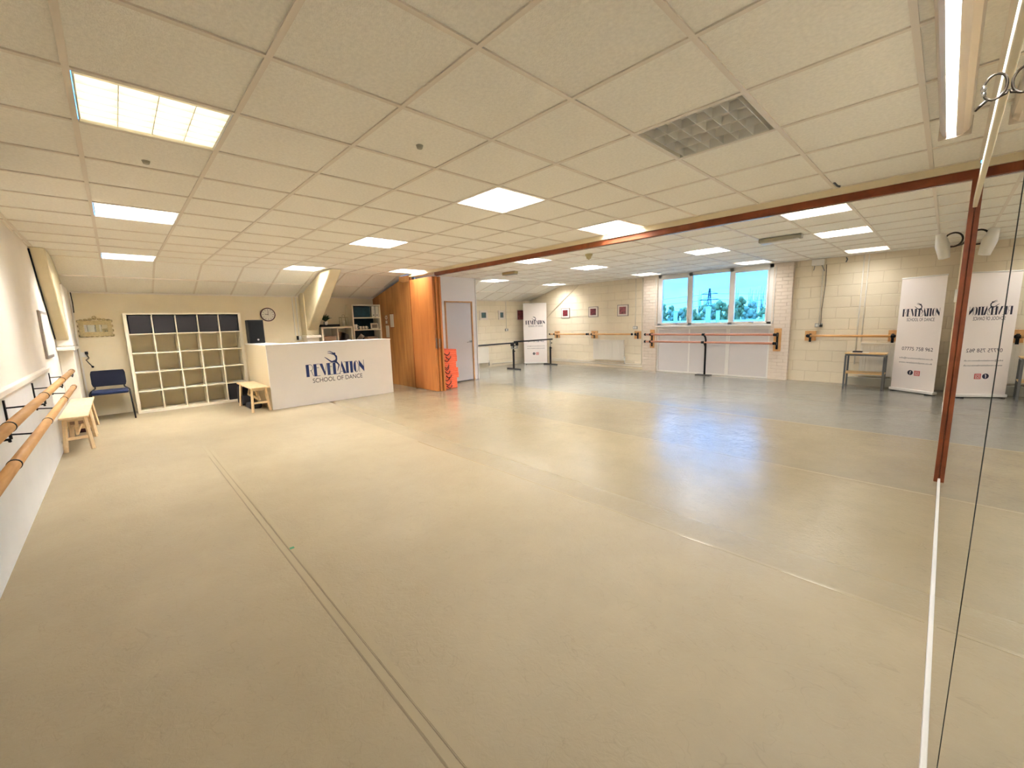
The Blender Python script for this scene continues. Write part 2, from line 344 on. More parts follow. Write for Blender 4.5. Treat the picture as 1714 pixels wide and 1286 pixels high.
# ceiling: tiles (one mesh, holes where fittings sit) and the T-bar grid
GX0 = -1.383
xs_l = [MX] + [GX0 - .6*i for i in range(-2, 13)]
ys_n = [LW] + [1.178 + .595*j for j in range(-3, 7)] + [4.72]
ys_n = sorted(set(round(v, 4) for v in ys_n))
ys_f = [4.90] + [5.26 + .595*k for k in range(0, 9)] + [LY]
ys_f = sorted(set(round(v, 4) for v in ys_f if v <= LY))
def cell_n(i, j): return (GX0-.6*(i+1), GX0-.6*i, 1.178+.595*j, 1.178+.595*(j+1))
def cell_f(i, k): return (GX0-.6*(i+1), GX0-.6*i, 5.26+.595*k, 5.26+.595*(k+1))
FIT = [  # cell, state, label
    (cell_n(2, -2), 'dim', 'large yellowish louvred light panel nearest the camera above the left wall'),
    (cell_n(6, -2), 'mid', 'bright louvred light panel second from the camera along the left wall'),
    (cell_n(11, -2), 'bright', 'narrow looking bright light panel by the sloping ceiling above the navy chair'),
    (cell_n(2, 2), 'mid', 'bright square louvred light panel in the middle of the main ceiling'),
    (cell_n(6, 2), 'on', 'bright light panel halfway to the desk, between the middle panel and the slanted cream boxing'),
    (cell_n(-1, 2), 'off', 'unlit dark louvred light panel on the right of the main ceiling'),
    (cell_n(2, 5), 'mid', 'bright light panel just in front of the brown track at mid room'),
    (cell_n(11, 2), 'bright', 'bright light panel against the slanted cream boxing above the clock'),
    (cell_n(10, 5), 'far', 'bright light panel above the folded wooden partition'),
    (cell_f(6, 0), 'bright', 'light panel just beyond the brown track beside the smoke detector'),
    (cell_f(-1, 0), 'far', 'long bright light panel just beyond the brown track above the right wall bay'),
    (cell_f(6, 3), 'bright', 'light panel in the middle of the far ceiling left of the window'),
    (cell_f(11, 3), 'bright', 'light panel at the sloping ceiling beyond the white cupboard wall'),
    (cell_f(2, 3), 'on', 'warm light panel in the far ceiling in front of the window'),
    (cell_f(-1, 3), 'far', 'middle bright light panel of the three over the small table bay'),
    (cell_f(11, 7), 'mid', 'light panel in the far left corner above the roll up banner'),
    (cell_f(6, 7), 'low', 'light panel by the window wall above the pictures and left pilaster'),
    (cell_f(2, 7), 'low', 'thin warm light panel right above the window head'),
    (cell_f(-1, 7), 'low', 'light panel closest to the end wall above the small table'),
]
holes = [f[0] for f in FIT]
def hole(cx, cy): return any(a < cx < b and c < cy < d for a, b, c, d in holes)
tiles = G(); ZT = CH + .006
xs = sorted(xs_l)
for ys in (ys_n, ys_f):
    for a, b in zip(xs[:-1], xs[1:]):
        for c, d in zip(ys[:-1], ys[1:]):
            if not hole((a+b)/2, (c+d)/2): tiles.quad((a, c, ZT), (b, c, ZT), (b, d, ZT), (a, d, ZT))
tiles.quad((WX, LW, SZ+.006), (FX, LW, ZT), (FX, LY, ZT), (WX, LY, SZ+.006))
ceil = structure(tiles.build('ceiling', 'tile'))
grid = G(); bw = .012
for ys in (ys_n, ys_f):
    for y in ys:
        grid.box(FX, MX, y-bw, y+bw, CH-.001, CH+.012)
        grid.hexa([(FX, y-bw, CH-.001), (FX, y+bw, CH-.001), (WX, y+bw, SZ-.001), (WX, y-bw, SZ-.001)],
                  [(FX, y-bw, CH+.012), (FX, y+bw, CH+.012), (WX, y+bw, SZ+.012), (WX, y-bw, SZ+.012)])
    for x in xs: grid.box(x-bw, x+bw, ys[0], ys[-1], CH-.0012, CH+.012)
    xm = (FX+WX)/2; zm = slope(xm); grid.box(xm-bw, xm+bw, ys[0], ys[-1], zm-.006, zm+.01)
grid.box(WX, WX+.02, LW, LY, SZ-.02, SZ+.005)
structure(grid.build('trim_4', 'tbar'))
# header closing the partition line
structure(G().box(-8.1, MX, 4.72, 4.90, CH-.055, CH+.05).build('trim_5', 'plaster_tan'))

def fitting(cell, state, label, idx):
    x0, x1, y0, y1 = cell; e = .014
    x0 += e; x1 -= e; y0 += e; y1 -= e; zt = CH + .08
    t = thing('ceiling_light', label, 'ceiling light', ((x0+x1)/2, (y0+y1)/2, CH), group='recessed ceiling light panels')
    h = G()
    h.box(x0, x0+.004, y0, y1, CH, zt); h.box(x1-.004, x1, y0, y1, CH, zt); h.box(x0, x1, y0, y0+.004, CH, zt); h.box(x0, x1, y1-.004, y1, CH, zt); h.box(x0, x1, y0, y1, zt, zt+.004)
    h.build('housing', 'housing', t)
    G().box(x0+.02, x1-.02, y0+.005, y1-.005, zt-.006, zt-.002).build('light_panel' if state != 'off' else 'reflector', {'on': 'lamp', 'mid': 'lamp_mid', 'low': 'lamp_low', 'far': 'lamp_far', 'bright': 'lamp_bright', 'dim': 'lamp_dim', 'off': 'lamp_off'}[state], t)
    l = G(); zl, zh = CH+.004, CH+.05; n, m_ = 6, 4
    xa, xb = x0+.03, x1-.03
    for k in range(n+1):
        x = xa + (xb-xa)*k/n; l.hexa([(x-.0016, y0+.004, zl), (x+.0016, y0+.004, zl), (x+.0016, y1-.004, zl), (x-.0016, y1-.004, zl)],
                                      [(x-.006, y0+.004, zh), (x+.006, y0+.004, zh), (x+.006, y1-.004, zh), (x-.006, y1-.004, zh)])
    for k in range(m_+1):
        y = y0+.006 + (y1-y0-.012)*k/m_; l.hexa([(xa, y-.0016, zl), (xb, y-.0016, zl), (xb, y+.0016, zl), (xa, y+.0016, zl)],
                                      [(xa, y-.008, zh), (xb, y-.008, zh), (xb, y+.008, zh), (xa, y+.008, zh)])
    l.build('louvre', 'louvre', t)
    return t
for k, f in enumerate(FIT): fitting(*f, k)

# brown ceiling track of the folding partition and its jamb on the mirror wall
t = thing('partition_track', 'long dark brown wooden track across the ceiling, ending at the mirror', 'track', (-4, 4.8, CH-.055))
G().box(-7.15, MX-.001, 4.745, 4.83, CH-.12, CH-.055).build('rail', 'mahogany', t, .003)
G().box(-7.15, MX-.001, 4.775, 4.80, CH-.124, CH-.12).build('slot', 'chrome', t)
tag(G().box(.040, MX-.001, 4.745, 4.83, 0, CH-.12).build('door_post', 'mahogany', bevel=.003), 'upright brown wooden post standing against the mirror wall under the track', 'post')

# mirrors
JY = 1.155
for (a, b, lb) in ((LW+.01, JY-.013, 'tall wall mirror panel nearest the camera, right of the black joint'), (JY+.013, 4.74, 'tall wall mirror panel running from the black joint to the brown post'), ):
    t = thing('wall_mirror', lb, 'mirror', (MX, (a+b)/2, .03), group='wall mirror panels')
    G().box(MX, MX+.006, a, b, .035, 2.15).build('mirror_glass', 'mirror', t)
    G().box(MX+.006, MX+.018, a, b, .035, 2.15).build('backing', 'black', t)
structure(G().box(MX+.004, MX+.019, JY-.03, JY+.03, .03, 2.15).build('trim_6', 'black'))
structure(G().box(MX-.008, MX+.018, LW, 4.745, 0, .034).build('trim_7', 'white_gloss', bevel=.003))
structure(G().box(MX-.012, MX+.018, LW, 4.745, 2.15, 2.22).build('trim_8', 'plaster_tan', bevel=.004))
structure(G().box(MX, MX+.019, 4.83, LY, 0, CH).build('wall_right_far', 'plaster_tan'))
structure(G().box(MX-.006, MX+.001, 4.86, 8.9, 0, .03).build('baseboard_right', 'white_gloss'))

# ------------------------------------------------------------------ window
wn = structure(thing('window_1', 'w', 'w', (-3.95, LY-.04, 1.2)))
del wn['label']; del wn['category']
YF0, YF1 = LY-.06, LY+.0
g = G()
g.box(-5.26, -2.64, YF0, YF1, 1.2, 1.26); g.box(-5.26, -2.64, YF0, YF1, 2.40, CH)
for a, b in ((-5.26, -5.17), (-4.46, -4.37), (-3.53, -3.44), (-2.73, -2.64)): g.box(a, b, YF0, YF1, 1.2, CH)
g.build('window_frame', 'white_gloss', wn, .004)
for a, b in ((-5.17, -4.46), (-3.44, -2.73)):
    s_ = G(); s_.box(a, b, YF0-.015, YF1-.01, 1.235, 1.27); s_.box(a, b, YF0-.015, YF1-.01, 2.36, 2.41); s_.box(a, a+.035, YF0-.015, YF1-.01, 1.27, 2.36); s_.box(b-.035, b, YF0-.015, YF1-.01, 1.27, 2.36)
    sash = s_.build('sash', 'white_gloss', wn, .003)
    hx = (a+b)/2 + .05
    G().box(hx-.05, hx+.05, YF0-.03, YF0-.015, 1.245, 1.26).beam((hx, YF0-.03, 1.255), (hx+.06, YF0-.07, 1.235), .012, .018).build('window_handle', 'steel_plate', sash)
for a, b in ((-5.17, -4.46), (-4.37, -3.53), (-3.44, -2.73)): G().box(a, b, LY-.022, LY-.016, 1.22, 2.41).build('pane', 'glass', wn)
G().box(-5.28, -2.62, LY-.13, YF0, 1.165, 1.2).build('window_sill', 'white_gloss', wn, .005)
# panelling under the window
g = G(); g.box(-5.26, -2.64, LY-.045, LY, 0, 1.165)
pan = g.build('trim_9', 'door_paint'); structure(pan)
g = G()
for z0, z1 in ((.0, .035), (1.10, 1.165)): g.box(-5.26, -2.64, LY-.06, LY-.045, z0, z1)
for a, b in ((-5.26, -5.22), (-4.43, -4.40), (-3.55, -3.47), (-2.68, -2.64)): g.box(a, b, LY-.06, LY-.045, .035, 1.10)
structure(g.build('trim_10', 'white_gloss', bevel=.003))
# rope like sealant lines by the frame
g = G()
for x in (-5.30, -2.60):
    g.tube([(x+random.uniform(-.006, .006), LY-.105, 1.22+k*.08) for k in range(16)], .008, 6)
structure(g.build('trim_11', 'white_gloss'))

# daylight portal (helps the sampler, adds no light)
pl = bpy.data.lights.new('window_portal', 'AREA'); pl.shape = 'RECTANGLE'; pl.size = 2.6; pl.size_y = 1.28; pl.cycles.is_portal = True
po = bpy.data.objects.new('window_portal', pl); COL.objects.link(po); po.location = (-3.95, LY+.19, 1.82); po.rotation_euler = (-math.pi/2, 0, 0)

# ------------------------------------------------------------------ cupboard wall (box room) and its door
g = G(); g.box(-8.12, -8.06, 4.86, 5.59, 0, CH); g.box(-8.12, -8.06, 6.37, 6.50, 0, CH); g.box(-8.12, -8.06, 5.59, 6.37, 1.91, CH); g.box(WX, -8.12, 6.44, 6.50, 0, CH)
structure(g.build('wall_closet', 'closet'))
structure(G().box(-8.066, -8.045, 5.575, 5.61, 0, 1.925).box(-8.066, -8.045, 6.35, 6.385, 0, 1.925).box(-8.066, -8.045, 5.575, 6.385, 1.895, 1.925).build('trim_12', 'plate_wood'))
d1 = thing('door_1', 'plain white cupboard door with a lever handle', 'door', (-8.08, 5.98, 0))
d1['kind'] = 'structure'
G().box(-8.10, -8.062, 5.615, 6.345, .02, 1.89).build('door_leaf', 'door_paint', d1, .002)
G().cyl((-8.062, 6.28, .96), (-8.01, 6.28, .96), .024).cyl((-8.01, 6.285, .96), (-8.01, 6.15, .945), .010).build('door_handle', 'chrome', d1)
structure(G().box(-8.09, -8.04, 6.49, 6.515, 0, CH).build('trim_13', 'white_gloss'))

# ------------------------------------------------------------------ slanted portal frame boxings
def knee(y0, y1, xf, xb, zb, label_idx, label, mt='cream_steel'):
    """boxed steel knee: front edge from (xf, ceiling) down to (xb, zb)"""
    g = G(); g.prism([(xf, CH), (FX, CH), (WX+.22, slope(WX+.22)), (WX+.22, zb-.02), (xb-.08, zb-.06), (xb, zb)], 'y', y0, y1)
    return g
t = thing('steel_knee_boxing', 'slanted rounded cream boxing rising from the column behind the desk', 'beam', (-9.6, 3.15, 0), group='portal frame boxings')
knee(3.04, 3.27, -8.02, -9.60, 1.36, 0, '').build('brace', 'cream_steel', t, .07, 5)
G().box(WX, -9.62, 3.02, 3.29, 1.24, slope(-9.7)-.01).build('column', 'cream_steel', t, .012)
G().box(WX, -9.58, 3.00, 3.31, 1.18, 1.24).build('ledge', 'plaster', t, .01)
G().box(WX, -9.64, 3.03, 3.28, 0, 1.18).build('plinth', 'plaster', t, .008)
t = thing('steel_knee_boxing', 'slanted cream boxing with a black cable in the far left corner', 'beam', (-9.6, -.55, 0), group='portal frame boxings')
knee(LW+.001, -.50, -7.85, -9.02, 1.34, 0, '').build('brace', 'cream_steel', t, .02, 3)
G().box(WX, -9.05, LW+.001, -.47, 1.22, 2.14).build('column', 'plaster', t, .02)
G().box(WX, -8.98, LW+.001, -.455, 1.16, 1.22).build('ledge', 'plaster', t, .01)
G().box(WX, -9.1, LW+.001, -.48, 0, 1.16).build('plinth', 'plaster', t, .008)
G().tube([(-7.83, LW+.012, CH-.03), (-8.2, LW+.010, 2.10), (-8.6, LW+.012, 1.70), (-8.95, LW+.012, 1.34)], .008, 8).build('cable', 'black', t)
t = thing('steel_knee_boxing', 'slanted cream boxing at the end of the white cupboard wall', 'beam', (-9.6, 6.6, 0), group='portal frame boxings')
knee(6.52, 6.70, -8.02, -9.60, 1.36, 0, '').build('brace', 'plaster', t, .03, 3)
G().box(WX+.013, -9.62, 6.52, 6.70, 0, slope(-9.7)-.01).build('column', 'plaster', t, .012)
t = thing('steel_knee_boxing', 'slanted flush boxing line on the window wall beside the corner banner', 'beam', (-9.4, 10.36, 0), group='portal frame boxings')
g = G(); g.prism([(-7.84, CH-.005), (FX, CH-.005), (WX+.02, slope(WX+.02)-.02), (WX+.02, 1.2), (-9.5, 1.25), (-9.0, 1.64)], 'y', LY-.03, LY); g.build('brace', 'blockwork', t, .004)

# ------------------------------------------------------------------ partition panels
t = thing('partition_screen', 'folded stack of orange brown wooden partition leaves left of the orange mats', 'partition', (-7.65, 4.8, 0))
G().box(-8.09, -7.23, 4.73, 4.775, .012, CH-.124).build('panel', 'door_wood', t, .003)
G().box(-8.07, -7.20, 4.79, 4.835, .012, CH-.124).build('panel', 'door_wood', t, .003)
G().box(-8.05, -7.16, 4.85, 4.89, .012, CH-.13).build('panel', 'door_wood', t, .003)
G().box(-7.225, -7.215, 4.742, 4.765, .9, 1.12).build('flush_pull', 'chrome', t, .002)
G().box(-7.196, -7.186, 4.80, 4.825, .92, 1.10).build('flush_pull', 'chrome', t, .002)
g = G(); g.prism([(WX+.001, 0), (-8.09, 0), (-8.09, 2.34), (-8.40, 2.34), (FX, CH-.10), (WX+.001, SZ-.03)], 'y', 4.745, 4.785)
t2 = structure(g.build('wall_partition', 'ply_wood'))
g = G(); g.prism([(-8.09, 2.345), (-8.09, CH-.005), (FX, CH-.005), (FX, CH-.1), (-8.40, 2.345)], 'y', 4.75, 4.78); structure(g.build('trim_14', 'plate_wood'))
structure(G().box(-8.105, -8.088, 4.725, 4.75, 0, CH-.06).build('trim_15', 'mahogany'))

# ------------------------------------------------------------------ left double barre
t = thing('double_barre', 'pair of thick wooden ballet barres on black brackets along the left wall', 'ballet barre', (-4.2, -.43, .7))
for z, y in ((.965, -.425), (.777, -.432)):
    rl = G().cyl((-7.22, y, z), (-1.0, y, z), .025, n=20).build('rail', 'beech', t)
    rg = G()
    rg.cyl((-7.235, y, z), (-7.222, y, z), .026, n=20)
    rg.build('end_cap', 'amber', rl)
for bx in (-7.10, -5.87, -4.48, -3.09, -1.70):
    g = G()
    vx = -7.24 if bx == -7.10 else bx
    g.box(vx-.012, vx+.012, -.62, -.61, .70, .96)
    g.beam((vx, -.615, .905), (vx, -.425, .905), .012, .010); g.tube([(vx, -.425, .905), (vx, -.425, .94)], .006, 6)
    g.tube([(vx, -.615, .715), (vx, -.52, .705), (vx, -.46, .715), (vx, -.432, .75)], .006, 6)
    g.ball((vx, -.43, .896), .007, 8)
    br_ = g.build('bracket', 'black_metal', t)
    for z, y in ((.965, -.425), (.777, -.432)):
        G().tube([(bx-.009, y, z), (bx+.009, y, z)], .0275, 20).build('clamp_ring', 'black_metal', br_)
structure(G().box(-8.9, -7.3, LW, LW+.02, 0, .08).build('baseboard_left', 'plaster'))

# wall panel light / frame at the end of the left wall
t = thing('poster_frame', 'narrow looking silver framed poster at the far end of the left wall', 'poster', (-7.92, LW, 1.1))
G().box(-8.32, -7.56, LW+.001, LW+.022, 1.11, 1.70).build('frame', 'frame_silver', t, .003)
G().box(-8.28, -7.60, LW+.022, LW+.026, 1.15, 1.66).build('print', 'paper', t)
# black wall speaker at the left edge
t = thing('wall_speaker', 'black wall speaker just entering the picture at the left edge', 'speaker', (-4.0, -.45, 2.3))
g = G(); g.hexa([(-4.12, -.58, 2.14), (-3.86, -.60, 2.14), (-3.86, -.40, 2.16), (-4.10, -.42, 2.18)], [(-4.14, -.58, 2.36), (-3.86, -.60, 2.36), (-3.86, -.38, 2.33), (-4.16, -.405, 2.32)])
g.build('cabinet', 'black', t, .03, 3)
G().box(-4.02, -3.98, LW, -.55, 2.2, 2.3).build('bracket', 'black_metal', t)

# ------------------------------------------------------------------ benches
def bench(x0, x1, y0, y1, h, label, endx=None):
    t = thing('bench', label, 'bench', ((x0+x1)/2, (y0+y1)/2, 0), group='pale wooden benches')
    G().box(x0, x1, y0, y1, h-.022, h).build('seat', 'bench_wood', t, .004)
    yc = (y0+y1)/2
    for sx, xx in ((-1, x0+.14), (1, x1-.14)):
        G().box(xx-.012, xx+.012, y0+.03, y1-.03, h-.07, h-.022).build('crossbar', 'bench_wood', t, .002)
        G().box(xx-.01+sx*.03, xx+.01+sx*.03, y0+.02, y1-.02, .14, .175).build('crossbar', 'bench_wood', t, .002)
        for yy, dy in ((y0+.04, -.03), (y1-.04, .03)):
            G().beam((xx, yy, h-.022), (xx+sx*.05, yy+dy, 0), .036, .03).build('leg', 'bench_wood', t, .003)
    G().box(x0+.12, x1-.12, yc-.012, yc+.012, .19, .225).build('stretcher', 'bench_wood', t, .002)
    for sx, xa in ((1, x0+.14), (-1, x1-.14)):
        G().beam((xa, yc, .2), (xa+sx*.22, yc, h-.03), .03, .022).build('brace', 'bench_wood', t, .002)
    return t
bench(-9.02, -7.90, 1.52, 1.80, .43, 'pale wooden bench between the cube shelving and the white desk')
bench(-8.06, -7.06, -.60, -.35, .43, 'nearer pale wooden bench against the left wall under the barres')
bench(-9.08, -8.07, -.60, -.35, .43, 'farther pale wooden bench against the left wall, next to the navy chair')
# things kept under the wall benches
tag(G().box(-8.0, -7.72, -.56, -.40, .24, .32).build('storage_box', 'tan_cushion', bevel=.01), 'flat brown box wedged under the nearer wall bench', 'box')
tag(G().box(-8.75, -8.45, -.55, -.40, 0, .20).build('storage_box', 'cord', bevel=.02), 'dark maroon box on the floor under the farther wall bench', 'box')
# black bag behind small bench
t = thing('backpack', 'black backpack on the floor behind the small pale bench by the desk', 'bag', (-9.0, 1.66, 0))
G().box(-9.16, -8.92, 1.52, 1.78, 0, .36).build('body', 'fabric_black', t, .07, 4)
G().box(-8.94, -8.87, 1.55, 1.75, .02, .2).build('pocket', 'fabric_black', t, .03, 3)
G().tube([(-9.02, 1.60, .35), (-9.02, 1.62, .40), (-9.02, 1.68, .40), (-9.02, 1.70, .35)], .008, 6).build('handle', 'rubber', t)
tag(G().box(-8.70, -8.35, 1.56, 1.76, 0, .10).build('holdall', 'fabric_black', bevel=.04, segs=3), 'low black bag lying on the floor under the small pale bench', 'bag')

# ------------------------------------------------------------------ navy chair
t = thing('stacking_chair', 'navy fabric chair with black legs standing against the back wall', 'chair', (-9.42, -.16, 0))
cx, cy, hw = -9.42, -.165, .235
g = G(); 
N = 8
def cushion(gg, x0, x1, y0, y1, z0, z1): return gg.box(x0, x1, y0, y1, z0, z1)
cushion(G(), -9.63, -9.20, cy-.22, cy+.22, .43, .48).build('seat', 'navy', t, .022, 3)
bk = G()
prof = []
for k in range(N+1):
    u = -1 + 2*k/N; y = cy + u*.21; xo = -.03*(1-u*u)
    prof.append((y, xo))
vs = []
rows = 5
for r_ in range(rows+1):
    v = r_/rows; z = .53 + .26*v; lean = -.05*v; ww = .94 if r_ in (0, rows) else 1.0
    for (y, xo) in prof: vs.append((-9.62+lean+xo, cy+(y-cy)*ww, z))
nn = N+1; fs = [(r_*nn+k, r_*nn+k+1, (r_+1)*nn+k+1, (r_+1)*nn+k) for r_ in range(rows) for k in range(N)]
bk.add(vs, fs, True); bo = bk.build('backrest', 'navy_dark', t)
sm_ = bo.modifiers.new('s', 'SOLIDIFY'); sm_.thickness = .035; sm_.offset = 0
bv_ = bo.modifiers.new('b', 'BEVEL'); bv_.width = .012; bv_.segments = 3; bv_.limit_method = 'ANGLE'
for s_ in (-1, 1):
    y = cy + s_*.235
    G().tube([(-9.24, y, .455), (-9.21, y, .43), (-9.17, y+s_*.015, 0)], .011, 8).build('leg', 'black_metal', t)
    G().tube([(-9.60, y, .455), (-9.63, y, .42), (-9.72, y+s_*.015, 0)], .011, 8).build('leg', 'black_metal', t)
    G().tube([(-9.24, y, .455), (-9.58, y, .455), (-9.63, cy+s_*.18, .50), (-9.66, cy+s_*.17, .60)], .011, 8).build('side_rail', 'black_metal', t)

# ornate mirror and socket
t = thing('ornate_mirror', 'small ornate gold framed mirror on the back wall above the navy chair', 'mirror', (WX, -.21, 1.35))
g = G()
g.box(WX, WX+.022, -.42, -.02, 1.36, 1.43); g.box(WX, WX+.022, -.42, -.02, 1.55, 1.62); g.box(WX, WX+.022, -.42, -.355, 1.42, 1.56); g.box(WX, WX+.022, -.075, -.02, 1.42, 1.56)
for k in range(-3, 4):
    g.ball((WX+.016, -.215+k*.055, 1.625+.028*(1-abs(k)/3.0)), .026, 8, (.5, 1, .8)); g.ball((WX+.014, -.215+k*.06, 1.36), .02, 8, (.5, 1, .7))
g.torus((WX+.018, -.215, 1.67), .022, .008, 'x', 14, 6)
for yy in (-.42, -.015):
    for zz in (1.37, 1.45, 1.53, 1.61): g.ball((WX+.014, yy, zz), .022, 8, (.5, .7, 1))
g.build('frame', 'ornate', t)
G().box(WX+.006, WX+.010, -.36, -.07, 1.42, 1.56).build('mirror_glass', 'mirror', t)
t = thing('wall_socket', 'white socket with a black plug and cable by the left corner', 'socket', (WX+.01, -.42, 1.05))
G().box(WX, WX+.012, -.46, -.38, 1.02, 1.10).build('faceplate', 'socket', t, .004)
G().box(WX+.012, WX+.04, -.40, -.36, 1.06, 1.11).build('plug', 'black', t, .006)
G().tube([(WX+.03, -.38, 1.06), (WX+.04, -.36, 1.0), (WX+.04, -.40, .97), (WX+.04, -.37, .91), (WX+.04, -.34, .86)], .006, 6).build('cable', 'black', t)
G().ball((WX+.04, -.335, .85), .018, 8).build('plug', 'black', t)
tag(G().tube([(WX+.02, -.44, 2.08), (WX+.02, -.435, 1.9), (WX+.02, -.44, 1.75)], .006, 6).build('cable', 'black'), 'short black cable hanging from the ceiling in the left corner', 'cable')
for yy in (-.455, -.44):
    pass
tag(G().box(WX, WX+.02, -.465, -.445, 0, 2.06).build('trunking', 'trunking'), 'white cable trunking in the left corner', 'trunking', 'wall trunking')

# ------------------------------------------------------------------ cube shelving 5 x 5
SX0, SX1, SY0, SY1, SH = WX+.01, -9.57, .13, 1.82, 1.73
t = thing('cube_shelving', 'large cream cube shelving unit of five by five compartments', 'shelving', (-9.75, .97, 0))
fr_ = .045; th = .018
g = G(); g.box(SX0, SX1, SY0, SY0+fr_, 0, SH); g.box(SX0, SX1, SY1-fr_, SY1, 0, SH); g.box(SX0, SX1, SY0+fr_, SY1-fr_, 0, fr_); g.box(SX0, SX1, SY0+fr_, SY1-fr_, SH-fr_*.6, SH)
g.build('carcass', 'white_lam', t, .002)
cw = (SY1-SY0-2*fr_)/5; chh = (SH-fr_*1.6)/5
for k in range(1, 5):
    y = SY0+fr_+cw*k; G().box(SX0, SX1-.002, y-th/2, y+th/2, fr_, SH-fr_*.6).build('divider', 'white_lam', t)
for r_ in range(1, 5):
    z = fr_+chh*r_; G().box(SX0, SX1-.003, SY0+fr_, SY1-fr_, z-th/2, z+th/2).build('shelf', 'white_lam', t)
# the unit is open at the back; wall shows through
words = ['leftmost', 'second from left', 'middle', 'second from right', 'rightmost']
for k in range(5):
    y0 = SY0+fr_+cw*k+th/2+.006; z0 = fr_+chh*4+th/2+.001
    tt = thing('fabric_bin', 'black fabric bin in the top row of the cube shelving, %s of five' % words[k], 'storage box', (SX1-.18, y0+cw/2, z0), group='black bins in the top row of the shelving')
    G().box(SX1-.35, SX1-.012, y0, y0+cw-th-.012, z0, z0+chh-th-.008).build('body', 'fabric_black', tt, .008)
tt = thing('fabric_bin', 'dark grey bin at the bottom right of the cube shelving, beside the backpack', 'storage box', (SX1-.18, 1.6, fr_), group=None)
G().box(SX1-.35, SX1-.02, SY0+fr_+cw*4+th/2+.006, SY1-fr_-.006, fr_+.001, fr_+chh-th/2-.006).build('body', 'fabric_black', tt, .008)

# ------------------------------------------------------------------ clock
t = thing('wall_clock', 'round white wall clock with a dark rim above the desk', 'clock', (WX, 2.385, 1.70))
G().tube([(WX, 2.385, 1.70), (WX+.03, 2.385, 1.70)], .142, 32).build('rim', 'cord', t)
G().tube([(WX+.028, 2.385, 1.70), (WX+.032, 2.385, 1.70)], .122, 32).build('face', 'paper', t)
g = G()
for k in range(12):
    a = k*math.pi/6; g.beam((WX+.034, 2.385+math.sin(a)*.088, 1.70+math.cos(a)*.088), (WX+.034, 2.385+math.sin(a)*.108, 1.70+math.cos(a)*.108), .008, .002, (1, 0, 0))
g.build('numerals', 'black', t)
G().beam((WX+.036, 2.385, 1.685), (WX+.036, 2.39, 1.78), .006, .002, (1, 0, 0)).build('minute_hand', 'black', t)
G().beam((WX+.036, 2.39, 1.70), (WX+.036, 2.325, 1.71), .009, .002, (1, 0, 0)).build('hour_hand', 'black', t)

